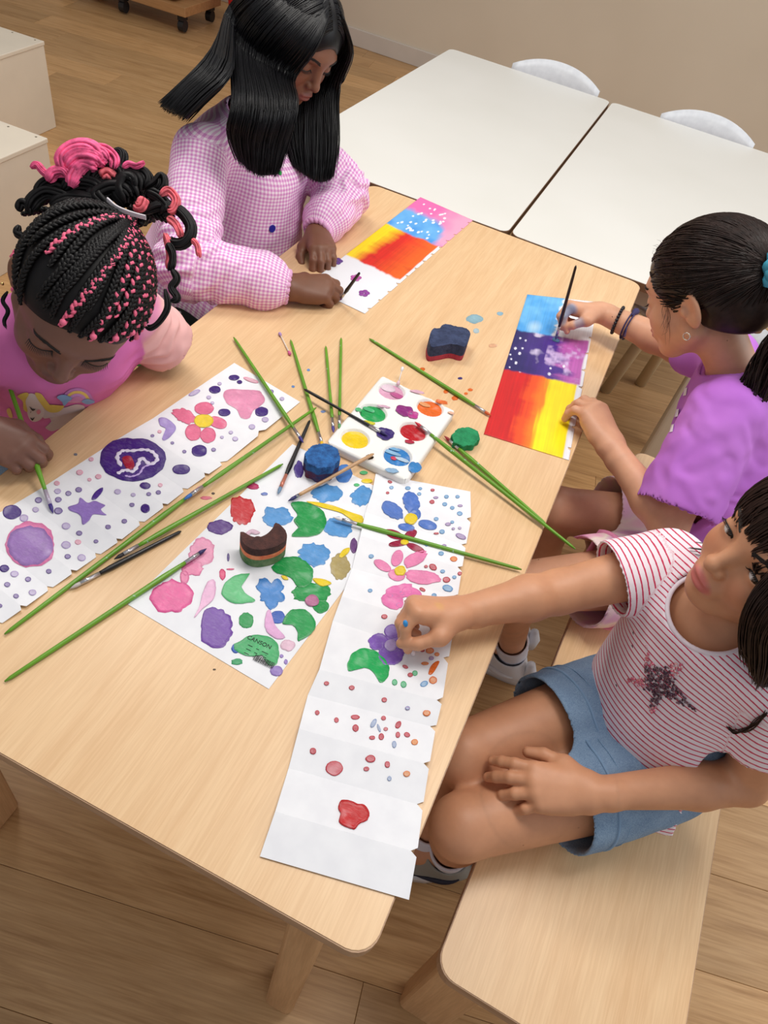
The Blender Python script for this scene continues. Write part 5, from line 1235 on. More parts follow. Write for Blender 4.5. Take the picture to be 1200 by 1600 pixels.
# shoes and socks
m_sock = plain('white_sock', (228, 230, 244), 0.9, bump=0.4, bscale=500); m_shoe = plain('grey_suede', (150, 148, 140), 0.8, bump=0.2); m_shoe2 = plain('white_leather', (226, 226, 230), 0.5)
m_navy = plain('navy_leather', (24, 28, 52), 0.5); m_redtab = plain('red_heel', (170, 26, 34), 0.6)
for s in 'LR':
    sock(g4, J[s+'an'], J[s+'kn'], m_sock, 0.055, 0.037); shoe(g4, J[s+'an'], J[s+'toe'], (m_shoe, m_shoe2, m_shoe2, m_navy, m_redtab), True)
# hair
m_hair4 = hair_mat('dark_brown_hair', (52, 34, 28))
HS = SDF(); F = hf; k4 = 1.04
HS.ell(H4(-0.014, 0, 0.034), np.array((0.103, 0.0855, 0.086))*k4, F, 0.01); HS.ell(H4(-0.045, 0, -0.03), np.array((0.064, 0.084, 0.10))*k4, F, 0.03)
HS.ell(H4(0.120, -0.005, -0.064), np.array((0.090, 0.072, 0.094))*k4, F, 0.008, '-')
P, Q = HS.extract(0.003, steps=2); cap4 = link('hair', np_mesh('hair', P, Q), m_hair4, g4, True)
rng = np.random.default_rng(3); cv = []; top, end = [], []
for i in range(800):      # fringe and sides combed from the crown
    a = rng.uniform(-2.8, 2.8); x, y = math.cos(a), math.sin(a); top.append(H4(-0.015+rng.uniform(-.02, .02), rng.uniform(-.01, .01), 0.119))
    end.append(H4(0.092*x+rng.uniform(-.002, .004), 0.079*y, 0.012+rng.uniform(-0.009, 0.009)-0.02*(y > 0.25)) if abs(a) < 1.2 else H4(0.095*x-0.01, 0.086*y, -0.085+rng.uniform(-0.03, 0.03)))
cv += list(strands(HS, top, end, 0.0005, 0.005, 13, rnd=rng))
side = [[H4(0.055, 0.030, 0.098), H4(0.090, 0.044, 0.040), H4(0.092, 0.056, -0.005), H4(0.072, 0.074, -0.050), H4(0.045, 0.094, -0.080)],
        [H4(0.045, 0.045, 0.095), H4(0.080, 0.064, 0.030), H4(0.078, 0.076, -0.02), H4(0.050, 0.094, -0.065), H4(0.020, 0.108, -0.100)],
        [H4(0.0, 0.06, 0.10), H4(0.030, 0.092, 0.03), H4(0.030, 0.098, -0.04), H4(0.012, 0.106, -0.08), H4(-0.005, 0.115, -0.115)],
        [H4(-0.04, 0.06, 0.09), H4(-0.030, 0.098, 0.02), H4(-0.035, 0.102, -0.06), H4(-0.04, 0.108, -0.11), J['Lsh']+V3(0.03, 0.03, 0.06)],
        [H4(-0.07, 0.03, 0.08), H4(-0.10, 0.06, 0.0), H4(-0.10, 0.07, -0.07), J['Lsh']+V3(0.05, 0.06, 0.08), J['Lsh']+V3(0.06, 0.05, 0.0)]]
curtains('long_hair', [(side, 520, 0.007)], m_hair4, cap4, rng, 0.0011)
ribbon_hair('hair_strands', cv, m_hair4, cap4, 0.0013)
cv = []; lk = [cast(u, v) for u, v in ((1199, 1112), (1186, 1126), (1168, 1138), (1150, 1141), (1137, 1131))]; lk = np.array([p+n*0.005 for p, n in lk if p is not None])
for i in range(14): cv.append(catmull(lk+rng.normal(0, 0.0016, lk.shape), 14))
ribbon_hair('hair_lock', cv, m_hair4, cap4, 0.0007)
# ---------------------------------------------------------------- girl in the lilac T-shirt (right, back)
skin3 = skin_mat('warm_skin', (216, 162, 130))
hf = frame(V3(-0.76, 0.34, -0.52), V3(0, 0, 1)); ear = atd(1080, 484, 1.18)
J = dict(pelvis=V3(0.315, 0.985, 0.47), chest=V3(0.225, 1.045, 0.755), neck=V3(0.195, 1.060, 0.825), HF=hf, head=ear-hf @ (V3(-0.014, 0.0745, -0.006)*1.06),
         Lsh=at(1128, 650, 0.80), Rsh=V3(0.190, 1.175, 0.79), Lel=at(1045, 822, 0.635), Lwr=at(957, 702, 0.662), Rel=at(1062, 545, 0.705), Rwr=at(938, 488, 0.698),
         Lhip=V3(0.315, 0.945, 0.455), Rhip=V3(0.300, 1.055, 0.455), Lkn=at(800, 918, 0.47), Rkn=at(868, 795, 0.47))
J['Lan'] = at(800, 1010, 0.10); J['Ran'] = J['Rkn']+V3(0.03, 0.0, -0.37)
J['Ltoe'] = J['Lan']+V3(-0.10, 0.02, -0.05); J['Rtoe'] = J['Ran']+V3(-0.11, 0.01, -0.05)
hands = {'R': (at(880, 478, 0.70)-J['Rwr'], V3(0.05, 0.55, 0.85), [(4, 58, 50, 20), (0, 62, 55, 30), (-3, 70, 70, 40), (-6, 74, 70, 40)], [(0.040, 0.034, -0.022), (0.066, 0.028, -0.036), (0.084, 0.016, -0.044)], 1.0),
         'L': (at(922, 632, 0.690)-J['Lwr'], V3(0.55, -0.25, 0.80), [(8, 30, 40, 26), (2, 34, 44, 28), (-4, 36, 46, 28), (-12, 34, 44, 26)], [(0.038, 0.032, -0.022), (0.058, 0.036, -0.036), (0.076, 0.034, -0.042)], 1.18)}
blue = (110, 150, 190)
marks = [(at(890, 486, 0.71), 0.022, blue, 0.75), (at(876, 500, 0.69), 0.018, (140, 160, 180), 0.7), (at(905, 505, .69), 0.016, blue, 0.5)]
g3, S3, H3, K3 = build_body(J, hands, (216, 162, 130), skin3, 'girl in a lilac T-shirt with a dark ponytail, painting with a black brush', 1.06, marks, (190, 100, 100))
for s in (-1, 1): brow('eyebrow', H3, s, m_lash, g3, S3); lashes('eyelashes', H3, hf, s, m_lash, g3, drop=0.5, S=S3)
t = NT('lilac_jersey'); v = t.coord(); t.base(t.ramp(t.noise(v, 8, 3), [(0.3, lin((184, 104, 208))), (0.7, lin((204, 128, 222)))])); t.set(Roughness=0.85); t.bump(t.noise(v, 700, 2), 0.12, 0.0006)
m_lilac = t.m
T3 = tee(J, 0.66, 0.03, w=1.06, belly=1.12, neck_r=0.060, neck_off=V3(-0.02, 0.0, 0.01), sl_r=(0.054, 0.070), drape=0.012, slim='R', t=0.008)
ts = link('t_shirt', cloth_mesh(T3, 0.0034, 0.007, (11, 11, 9), 13, None, None, None, sleeve_creases(J, 'L', 0.0022, 0.06, 0.12, 0.35)), m_lilac, g3, True)
collar(T3, J, 0.060, V3(-0.02, 0.0, 0.01), m_lilac, ts, 0.0055)
cast3 = caster(ts); m_print = plain('white_print', (238, 232, 246), 0.7)
for (u, v_) in ((1057, 606), (1046, 640), (1038, 664)):
    for k in range(14):
        q = [cast3(u+k*2+du, v_+k+dv) for du, dv in ((-3, 6), (2, 5), (4, -7), (0, -6))]
        if all(x[0] is not None for x in q): break
    else: continue
    link('print_mark', mesh('print_mark', [p+n*0.0015 for p, n in q], [(0, 1, 2, 3)]), m_print, ts)
t = NT('tie_dye_terry'); v = t.coord('Object', (1, 1, 1)); n1 = t.noise(v, 9, 2, 0.5, 0.6)
t.base(t.ramp(n1, [(0.3, lin((236, 150, 196))), (0.48, lin((240, 226, 214))), (0.62, lin((226, 178, 214))), (0.8, lin((244, 196, 190)))])); t.set(Roughness=0.95); t.bump(t.noise(v, 500, 3), 0.4, 0.001)
SH3 = shorts(J, 0.52, 0.090, 0.088); so = link('shorts', cloth_mesh(SH3, 0.0036, 0.005, (14, 14, 14), 25), t.m, g3, True)
m_pinkhem = plain('pink_terry_hem', (240, 150, 190), 0.95, bump=0.4, bscale=400)
for s in 'LR':
    d = unit(J[s+'kn']-J[s+'hip']); p = J[s+'hip']+(J[s+'kn']-J[s+'hip'])*0.52; a1 = unit(np.cross(d, V3(0, 0, 1))); a2 = np.cross(d, a1)
    ring = project(SH3, np.array([p+a1*0.088*math.cos(x)+a2*0.088*math.sin(x)-d*0.004 for x in np.linspace(0, 2*PI, 40)]), 0.002, 3)
    link('hem', tubes_mesh('hem', [(ring, 0.006)], 6), m_pinkhem, so, True)
for s in 'LR':
    sock(g3, J[s+'an'], J[s+'kn'], m_sock, 0.05, 0.037); shoe(g3, J[s+'an'], J[s+'toe'], (m_shoe2, m_shoe2, m_shoe2, m_shoe2, m_shoe2))
# hair combed back into a ponytail
m_hair3 = hair_mat('brown_black_hair', (40, 27, 23))
HS = SDF()
HS.ell(H3(-0.014, 0, 0.034), np.array((0.1005, 0.0810, 0.083))*1.06, hf, 0.01); HS.ell(H3(-0.050, 0, -0.006), np.array((0.060, 0.070, 0.070))*1.06, hf, 0.03)
HS.ell(H3(0.112, 0, -0.035), np.array((0.080, 0.110, 0.100))*1.06, hf, 0.008, '-')
for s in (-1, 1): HS.ell(H3(-0.005, s*0.085, -0.030), np.array((0.036, 0.030, 0.042))*1.06, hf, 0.008, '-')
HS.plane(H3(-0.06, 0, -0.052), hf @ V3(0.35, 0, -1), 0.01)
P, Q = HS.extract(0.003, steps=2); cap3 = link('hair', np_mesh('hair', P, Q), m_hair3, g3, True)
rng = np.random.default_rng(11); cv = []; tie = H3(-0.112, 0.024, 0.038)
roots, tg = [], []
for i in range(900):
    a = rng.uniform(-PI, PI); e = rng.uniform(-0.55, 1.45)
    d = V3(math.cos(e)*math.cos(a), math.cos(e)*math.sin(a), math.sin(e))
    roots.append(H3(-0.014+0.10*d[0], 0.081*d[1], 0.034+0.083*d[2])); tg.append(tie+rng.normal(0, 0.004, 3))
roots = np.array(roots); roots = project(HS, roots, 0.0005); ok = HS(roots) < 0.003; roots, tg = roots[ok], np.array(tg)[ok]
for c in strands(HS, roots, tg, 0.0004, 0.0030, 14, rnd=rng): cv.append(c)
fine = []
for i in range(45):   # baby hairs at the hairline, temple and nape
    k = i % 3; p = H3(*[(0.070, rng.uniform(-.045, .05), 0.082), (0.030, 0.066, rng.uniform(-0.03, 0.015)), (-0.075, rng.uniform(0, .05), -0.045)][k]); p = project(S3, p[None], 0.001)[0]
    q = p+hf @ (rng.normal(0, 0.004, 3)+V3([0.010, 0.004, 0.000][k], 0.004, [0.010, -0.035, -0.018][k])); fine.append(catmull([p, (p+q)/2+rng.normal(0, 0.003, 3), q], 8))
tag(ribbon_hair('baby_hair', fine, m_hair3, cap3, 0.00022), kind='stuff')
ribbon_hair('hair_strands', cv, m_hair3, cap3, 0.0011)
cv = bundle([tie, H3(-0.150, 0.0, 0.018), H3(-0.175, 0.01, -0.03), tie+V3(0.075, -0.02, -0.10), tie+V3(0.072, -0.035, -0.18), tie+V3(0.06, -0.045, -0.25)], [0.010, 0.020, 0.026, 0.028, 0.024, 0.010], 190, rng, 30, 0.9, 0.011, 16)
ribbon_hair('ponytail', cv, m_hair3, cap3, 0.0016)
m_scrunchie = plain('turquoise_scrunchie', (70, 170, 200), 0.6, bump=0.4, bscale=120)
ax = hf @ unit(V3(-1, 0, -0.1)); a1 = hf @ V3(0, 1, 0); a2 = np.cross(ax, a1)
link('scrunchie', tubes_mesh('scrunchie', [([tie+ax*(0.006+0.004*math.sin(6*x))+(0.019+0.003*math.sin(9*x))*(a1*math.cos(x)+a2*math.sin(x)) for x in np.linspace(0, 2*PI, 60)], 0.0105)], 8), m_scrunchie, g3, True)
# earring
m_silver = plain('silver_metal', (215, 210, 200), 0.25, 0.9)
ec = H3(-0.010, 0.083, -0.040)
link('earring', tubes_mesh('earring', [([ec+hf @ V3(0.006*math.cos(x), 0.0012, 0.006*math.sin(x)-0.005) for x in np.linspace(0, 2*PI, 20)], 0.0010)], 6), m_silver, g3, True)
# bracelets on the right wrist
d3 = unit(J['Rel']-J['Rwr']); a1 = unit(np.cross(d3, V3(0, 0, 1))); a2 = np.cross(d3, a1)
m_bead = plain('black_beads', (26, 22, 30), 0.35); m_cord = plain('navy_cord', (52, 44, 92), 0.7)
br = empty('bead_bracelet', J['Rwr']+d3*0.042); br.parent = g3
bead = bmesh.new(); bmesh.ops.create_icosphere(bead, subdivisions=2, radius=0.0038); bme = bpy.data.meshes.new('bead'); bead.to_mesh(bme); bead.free(); bme.materials.append(m_bead)
for i in range(26):
    x = i/26*2*PI; o = bpy.data.objects.new('bead', bme); COL.objects.link(o); o.parent = br; o.location = tuple(0.0285*(a1*math.cos(x)+a2*math.sin(x))+d3*0.004*math.cos(x))
co = J['Rwr']+d3*0.066
cb = link('cord_bracelet', tubes_mesh('cord_bracelet', [([co+0.0312*(a1*math.cos(x)+a2*math.sin(x)) for x in np.linspace(0, 2*PI, 40)], 0.0016), ([co+d3*0.006+0.0312*(a1*math.cos(x)+a2*math.sin(x)) for x in np.linspace(0, 2*PI, 40)], 0.0016),
   ([co+0.031*(a1*math.cos(x)+a2*math.sin(x)) for x in np.linspace(0, 1, 5)]+[co+V3(0, -0.034, 0.012), co+V3(0.004, -0.046, -0.004)], 0.0012)], 6), m_cord, g3, True)
xs = np.linspace(-2.6, -1.2, 12); MBk = tubes_mesh('cord_knot', [([co+d3*0.003+0.032*(a1*math.cos(x)+a2*math.sin(x)) for x in xs], 0.0075*np.sin(np.linspace(0.2, PI-0.2, 12)))], 8); link('cord_knot', MBk, m_cord, cb, True)
J3 = J
# ---------------------------------------------------------------- girl in the gingham smock (left, back)
skin2 = skin_mat('brown_skin', (122, 79, 57))
hf = frame(V3(0.84, -0.30, -0.42), V3(0.30, 0.10, 0.95)); eye = atd(478, 106, 1.49)
J = dict(pelvis=V3(-1.03, 1.20, 0.46), chest=V3(-0.945, 1.225, 0.785), neck=V3(-0.92, 1.245, 0.865), HF=hf, head=eye-hf @ V3(0.076, -0.033, 0.0),
         Lsh=V3(-0.905, 1.370, 0.835), Rsh=V3(-0.925, 1.090, 0.835), Rel=at(292, 415, 0.69), Rwr=at(450, 449, 0.675), Lel=at(535, 300, 0.71), Lwr=at(496, 362, 0.675),
         Lhip=V3(-1.00, 1.27, 0.455), Rhip=V3(-1.02, 1.13, 0.455), Lkn=V3(-0.66, 1.26, 0.47), Rkn=V3(-0.66, 1.10, 0.47))
for s in 'LR': J[s+'an'] = J[s+'kn']+V3(0.0, 0.0, -0.38); J[s+'toe'] = J[s+'an']+V3(0.11, 0.0, -0.05)
hands = {'R': (at(545, 452, 0.672)-J['Rwr'], V3(-0.15, -0.45, 0.88), [(2, 28, 52, 30), (0, 34, 60, 34), (-3, 42, 70, 40), (-6, 50, 75, 40)], [(0.040, 0.036, -0.016), (0.068, 0.034, -0.026), (0.092, 0.024, -0.034)], 1.12),
         'L': (at(508, 402, 0.672)-J['Lwr'], V3(-0.1, 0.1, 0.98), [(6, 28, 40, 25), (2, 32, 44, 28), (-4, 36, 46, 30), (-10, 38, 46, 30)], [(0.036, 0.036, -0.018), (0.056, 0.044, -0.026), (0.076, 0.044, -0.032)], 1.05)}
g2, S2, H2, K2 = build_body(J, hands, (122, 79, 57), skin2, 'long-haired girl in a pink gingham smock painting at the far left of the table', 1.0, (), (132, 72, 66))
for s in (-1, 1): brow('eyebrow', H2, s, m_lash, g2, S2); lashes('eyelashes', H2, hf, s, m_lash, g2, drop=0.5, S=S2)
# gingham smock
SM = SDF(); L = unit(J['Lsh']-J['Rsh']); up = unit(J['chest']-J['pelvis'])
SM.ecap(J['pelvis']-up*0.06, J['chest'], 0.150, 0.130, 0.122, 0.092, L, 0.025)
SM.ecap(J['pelvis']+V3(0.125, 0.055, 0.02), J['chest']+V3(0.075, 0.05, -0.04), 0.160, 0.105, 0.125, 0.070, L, 0.03)
SM.ecap(J['pelvis']+V3(0.16, -0.02, 0.035), J['pelvis']+V3(0.0, 0, 0.04), 0.135, 0.100, 0.140, 0.105, L, 0.03)
SM.cap(J['Lsh'], J['Rsh'], 0.048, 0.048, 0.03); SM.cap(J['chest']+up*0.03, J['neck'], 0.066, 0.052, 0.03)
for i, s in enumerate('LR'):
    SM.grp = 1+i; SM.cap(J[s+'sh'], J[s+'el'], 0.054, 0.062, 0.02)
    SM.grp = 3+i; w = J[s+'wr']; e = J[s+'el']; d = unit(w-e); SM.cap(e, w-d*0.05, 0.060, 0.050, 0.02); SM.cap(w-d*0.05, w-d*0.012, 0.050, 0.031, 0.02)
SM.grp = 0; SM.shell(0.006)
for s in 'LR': d = unit(J[s+'wr']-J[s+'el']); SM.cap(J[s+'wr']+d*0.058, J[s+'wr']+d*0.11, 0.062, 0.06, 0.002, '-')
SM.ell(J['neck']+V3(0.03, 0, 0.045), (0.06, 0.06, 0.06), None, 0.003, '-'); SM.plane(J['pelvis']-up*0.11, V3(0, 0, -1))
def smock_uv(P):
    D = np.stack([np.abs(SDF_plain(SM, P, (g,))) for g in range(5)], 1); D[:, 0] -= 0.006; g = D.argmin(1)
    U = axis_uv(P, J['pelvis'], J['chest'], L, 0.125)
    for i, s in enumerate('LR'):
        m = g == 1+i; U[m] = axis_uv(P[m], J[s+'sh'], J[s+'el'], up, 0.058)
        m = g == 3+i; U[m] = axis_uv(P[m], J[s+'el'], J[s+'wr'], up, 0.056)
    return U
t = NT('gingham'); a, sp = cuv_node(t); GS = 1/0.0078
bx = t.math('LESS_THAN', t.math('FRACT', t.math('MULTIPLY', sp.outputs['X'], GS)), 0.5); by = t.math('LESS_THAN', t.math('FRACT', t.math('MULTIPLY', sp.outputs['Y'], GS)), 0.5)
s2 = t.math('MULTIPLY', t.math('ADD', bx, by), 0.5)
t.base(t.ramp(s2, [(0.0, lin((252, 238, 248))), (0.5, lin((238, 188, 226))), (1.0, lin((216, 140, 204)))])); t.set(Roughness=0.85); t.bump(t.noise(t.coord(), 700, 2), 0.12, 0.0006)
def gather(P):
    g = np.ones(len(P))*1.0
    for s in 'LR': g += 1.2*np.exp(-(np.linalg.norm(P-J[s+'wr'], axis=1)/0.06)**2)
    return g
smo = link('smock', cloth_mesh(SM, 0.0034, 0.0115, (9, 9, 5.5), 31, smock_uv, gather, None, sleeve_creases(J, 'LR', 0.0075, 0.036, 0.10)), t.m, g2, True)
m_btn = plain('blue_button', (40, 40, 150), 0.3); cast2 = caster(smo); p, n = next((cast2(425-k*3, 357-k*2) for k in range(30) if cast2(425-k*3, 357-k*2)[0] is not None))
bm_ = MB().tube([p-n*0.002, p+n*0.0025], 0.0085, 20); bo = bm_.build('button', m_btn, smo)
for s in 'LR':
    d = unit(J[s+'wr']-J[s+'el']); a1 = unit(np.cross(d, V3(0, 0, 1))); a2 = np.cross(d, a1); c_ = J[s+'wr']-d*0.002
    ring = [c_+(0.0290+0.0022*math.sin(17*x))*(a1*math.cos(x)+a2*math.sin(x))+d*0.0018*math.cos(17*x) for x in np.linspace(0, 2*PI, 140)]
    link('cuff', tubes_mesh('cuff', [(ring, 0.0058)], 6), plain('pink_cuff', (232, 176, 216), 0.85), smo, True)
p, n = next((cast2(437-k*3, 270+k*2) for k in range(30) if cast2(437-k*3, 270+k*2)[0] is not None)); MB().tube([p, p+n*0.002], [0.006, 0.005], 7).build('badge', plain('green_badge', (30, 160, 70), 0.6), smo)
m_pants = NT('black_patterned_leggings'); v = m_pants.coord(); m_pants.base(m_pants.ramp(m_pants.noise(v, 38, 0), [(0.60, lin((20, 18, 22))), (0.64, lin((225, 220, 225)))])); m_pants.set(Roughness=0.8)
TR = SDF()
for s in 'LR': TR.limb([J[s+'hip'], J[s+'kn'], J[s+'an']+V3(0, 0, 0.03)], [0.082, 0.056, 0.042], 0.02)
TR.ecap(J['pelvis'], J['pelvis']+V3(0, 0, 0.05), 0.11, 0.085, 0.105, 0.08, L, 0.03)
P, Q = TR.extract(0.0045); link('leggings', np_mesh('leggings', P, Q), m_pants.m, g2, True)
for s in 'LR': shoe(g2, J[s+'an'], J[s+'toe'], (m_shoe2, m_shoe2, m_shoe2, m_navy, m_shoe2))
# long straight black hair
m_hair2 = hair_mat('straight_black_hair', (11, 10, 14), 0.40)
HS = SDF(); HS.ell(H2(-0.014, 0, 0.034), (0.101, 0.0845, 0.085), hf, 0.01); HS.ell(H2(-0.045, 0, -0.03), (0.064, 0.086, 0.10), hf, 0.03)
HS.ell(H2(0.120, 0, -0.055), (0.088, 0.070, 0.118), hf, 0.008, '-')
P, Q = HS.extract(0.0034, steps=2); cap2 = link('hair', np_mesh('hair', P, Q), m_hair2, g2, True)
rng = np.random.default_rng(21); cv = []
near = [[H2(0.060, -0.025, 0.098), H2(0.090, -0.056, 0.050), H2(0.090, -0.066, -0.02), atd(463, 165, 1.385), atd(446, 225, 1.41), atd(428, 288, 1.44)],
        [H2(0.02, -0.012, 0.118), H2(0.040, -0.094, 0.045), H2(0.038, -0.105, -0.03), atd(425, 165, 1.355), atd(412, 225, 1.38), atd(408, 290, 1.42)],
        [H2(-0.02, -0.010, 0.120), H2(0.0, -0.104, 0.04), H2(0.0, -0.116, -0.04), atd(395, 160, 1.34), atd(385, 220, 1.37), atd(394, 280, 1.42)],
        [H2(-0.05, -0.008, 0.112), H2(-0.045, -0.100, 0.035), H2(-0.048, -0.112, -0.05), atd(365, 160, 1.345), atd(358, 205, 1.365), atd(380, 262, 1.42)]]
back = [[H2(-0.05, -0.008, 0.112), H2(-0.055, -0.088, 0.030), H2(-0.068, -0.098, -0.04), atd(362, 110, 1.355), atd(318, 158, 1.345), atd(281, 194, 1.36)],
        [H2(-0.075, -0.006, 0.098), H2(-0.098, -0.06, 0.025), H2(-0.115, -0.07, -0.05), atd(338, 100, 1.40), atd(296, 146, 1.385), atd(262, 186, 1.39)],
        [H2(-0.09, 0.0, 0.085), H2(-0.115, -0.02, 0.01), H2(-0.135, -0.03, -0.07), atd(330, 88, 1.45), atd(285, 138, 1.43), atd(243, 176, 1.43)],
        [H2(-0.09, 0.012, 0.08), H2(-0.115, 0.03, 0.0), H2(-0.14, 0.02, -0.09), atd(345, 90, 1.53), atd(300, 140, 1.51), atd(262, 182, 1.48)]]
far = [[H2(0.055, 0.02, 0.10), H2(0.085, 0.062, 0.055), H2(0.085, 0.088, -0.01), atd(527, 150, 1.62), atd(526, 225, 1.64), atd(516, 296, 1.66)],
       [H2(0.02, 0.012, 0.116), H2(0.045, 0.088, 0.05), H2(0.050, 0.102, -0.03), atd(505, 165, 1.62), atd(505, 230, 1.63), atd(500, 304, 1.65)],
       [H2(-0.02, 0.012, 0.118), H2(0.0, 0.098, 0.04), H2(0.0, 0.112, -0.05), atd(480, 170, 1.61), atd(478, 230, 1.62), atd(482, 292, 1.64)],
       [H2(-0.05, 0.012, 0.110), H2(-0.05, 0.095, 0.03), H2(-0.05, 0.10, -0.06), atd(445, 165, 1.60), atd(450, 220, 1.61), atd(460, 272, 1.62)]]
curtains('long_hair', [(near, 950, 0.007), (back, 850, 0.009), (far, 700, 0.008)], m_hair2, cap2, rng, 0.0012)
roots, tg = [], []
for i in range(700):
    x = rng.uniform(-0.10, 0.062); y0 = rng.choice([-1, 1]); z = 0.118-0.6*(x+0.015)**2/0.1; roots.append(H2(x, y0*0.002, z))
    tg.append(H2(x*0.9-0.005+0.02*max(0, x/0.06), y0*0.084, rng.uniform(0.03, 0.06)))
for c in strands(HS, roots, tg, 0.0005, 0.003, 12, rnd=rng): cv.append(c)
ribbon_hair('hair_strands', cv, m_hair2, cap2, 0.0014)
J2 = J
# ---------------------------------------------------------------- girl with braids (left, front)
skin1 = skin_mat('dark_skin', (120, 82, 68))
hf = frame(V3(0.43, -0.79, -0.43), V3(0.59, -0.08, 0.80))
J = dict(pelvis=V3(-0.94, 0.60, 0.53), chest=V3(-0.825, 0.540, 0.730), neck=V3(-0.800, 0.525, 0.795), HF=hf, head=V3(-0.733, 0.496, 0.868),
         Lsh=V3(-0.765, 0.640, 0.755), Rsh=V3(-0.880, 0.415, 0.765), Lel=at(258, 535, 0.69), Lwr=V3(-0.90, 0.64, 0.63), Rel=V3(-0.93, 0.235, 0.67), Rwr=at(-38, 668, 0.70),
         Lhip=V3(-0.91, 0.67, 0.51), Rhip=V3(-0.97, 0.53, 0.51), Lkn=V3(-0.89, 0.66, 0.28), Rkn=V3(-0.95, 0.52, 0.28), Lan=V3(-0.93, 0.67, 0.07), Ran=V3(-0.99, 0.53, 0.07))
for s in 'LR': J[s+'toe'] = J[s+'an']+V3(0.10, -0.04, -0.035)
hands = {'R': (at(45, 712, 0.69)-J['Rwr'], V3(0.25, -0.35, 0.9), [(6, 48, 40, 20), (1, 46, 55, 30), (-4, 50, 62, 35), (-9, 52, 62, 35)], [(0.040, 0.034, -0.020), (0.066, 0.034, -0.034), (0.088, 0.024, -0.044)], 1.0),
         'L': (V3(-0.8, -0.6, -0.2), V3(0.3, 0.1, 1), [(4, 20, 20, 10)]*4, [(0.036, 0.036, -0.01), (0.06, 0.042, -0.012), (0.08, 0.044, -0.016)], 1.0)}
g1, S1, H1, K1 = build_body(J, hands, (120, 82, 68), skin1, 'girl with black and pink braids in a pink unicorn T-shirt, bent over her painting', 1.08, (), (120, 70, 66))
for s in (-1, 1): brow('eyebrow', H1, s, m_lash, g1, S1); lashes('eyelashes', H1, hf, s, m_lash, g1, drop=0.55, ln=0.010, n=19, S=S1)
t = NT('pink_jersey'); v = t.coord(); a = t.n('ShaderNodeVertexColor'); a.layer_name = 'Col'; t.base(t.mix(1.0, a.outputs[0], t.ramp(t.noise(v, 8, 3), [(0.3, (0.86, 0.84, 0.86, 1)), (0.7, (1.05, 1.05, 1.05, 1))]), 'MULTIPLY')); t.set(Roughness=0.85); t.bump(t.noise(v, 700, 2), 0.12, 0.0006)
T1 = tee(J, 0.97, 0.06, neck_r=0.058, neck_off=V3(0.03, -0.03, 0.0), sl_r=(0.052, 0.052), w=1.10)
def col1(P):
    D = np.stack([np.abs(SDF_plain(T1, P, (g,))) for g in (0, 1, 2)], 1); w_ = np.clip((D[:, 0]-np.minimum(D[:, 1], D[:, 2])-0.004)/0.004, 0, 1)[:, None]
    return LC(220, 116, 182)*(1-w_)+LC(238, 184, 180)*w_
ts = link('t_shirt', cloth_mesh(T1, 0.0034, 0.008, (13, 13, 11), 43, None, None, col1, sleeve_creases(J, 'LR', 0.006, 0.034, 0.09, 0.7)), t.m, g1, True)
# printed unicorn, rainbow and clouds on the shirt front
cast1 = caster(ts)
def c7(x, y): return (x*0.2667, 480+y*0.2667)
def pr(pts, rgb, off=0.0012): return drape('print', cast1, [c7(*p) for p in pts], rgb, ts, None, off)
for k, (r0, rgb) in enumerate(((78, (196, 130, 200)), (62, (240, 206, 110)), (46, (206, 150, 220)), (30, (214, 140, 196)))):
    pr([(452+r0*1.15*math.cos(a), 545-r0*0.95*math.sin(a)) for a in np.linspace(-0.1, PI+0.1, 9)], rgb, 0.0010+0.0003*k)
pr(((230, 530), (290, 585), (370, 585), (450, 565), (495, 590), (400, 680), (335, 712), (300, 722), (265, 700), (300, 682), (290, 645), (250, 640)), (216, 200, 206), 0.0014)
pr(((150, 520), (190, 500), (230, 530), (258, 600), (245, 645), (205, 666), (175, 650), (158, 600)), (226, 212, 214), 0.0018)
pr(((105, 515), (150, 495), (170, 505), (152, 545), (162, 605), (138, 590), (135, 545)), (226, 196, 96), 0.0020); pr(((205, 500), (245, 505), (275, 560), (320, 585), (375, 570), (345, 605), (290, 608), (250, 575)), (226, 196, 96), 0.0022)
pr(((330, 520), (370, 505), (420, 525), (400, 545), (375, 570), (360, 545)), (130, 170, 220), 0.0024); pr(((475, 545), (510, 530), (552, 548), (510, 562)), (130, 170, 220), 0.0024)
pr(((213, 605), (225, 590), (238, 605), (225, 620)), (236, 150, 170), 0.0026)
for pts in (((172, 570), (186, 590), (208, 588), (190, 598)), ((178, 638), (192, 650), (204, 636), (192, 656)), ((183, 598), (178, 608), (181, 609))): pr(pts, (40, 30, 34), 0.0028)
pr(((40, 600), (60, 590), (75, 640), (55, 640)), (226, 190, 110), 0.0012)
# trousers and shoes below the table
TR = SDF()
for s in 'LR': TR.limb([J[s+'hip'], J[s+'kn'], J[s+'an']+V3(0, 0, 0.03)], [0.082, 0.056, 0.044], 0.02)
TR.ecap(J['pelvis'], J['pelvis']+V3(0.02, 0, 0.05), 0.11, 0.085, 0.105, 0.08, unit(J['Lsh']-J['Rsh']), 0.03)
P, Q = TR.extract(0.005); link('trousers', np_mesh('trousers', P, Q), m_denim, g1, True)
for s in 'LR': shoe(g1, J[s+'an'], J[s+'toe'], (m_shoe2, m_shoe2, m_shoe2, m_navy, m_shoe2))
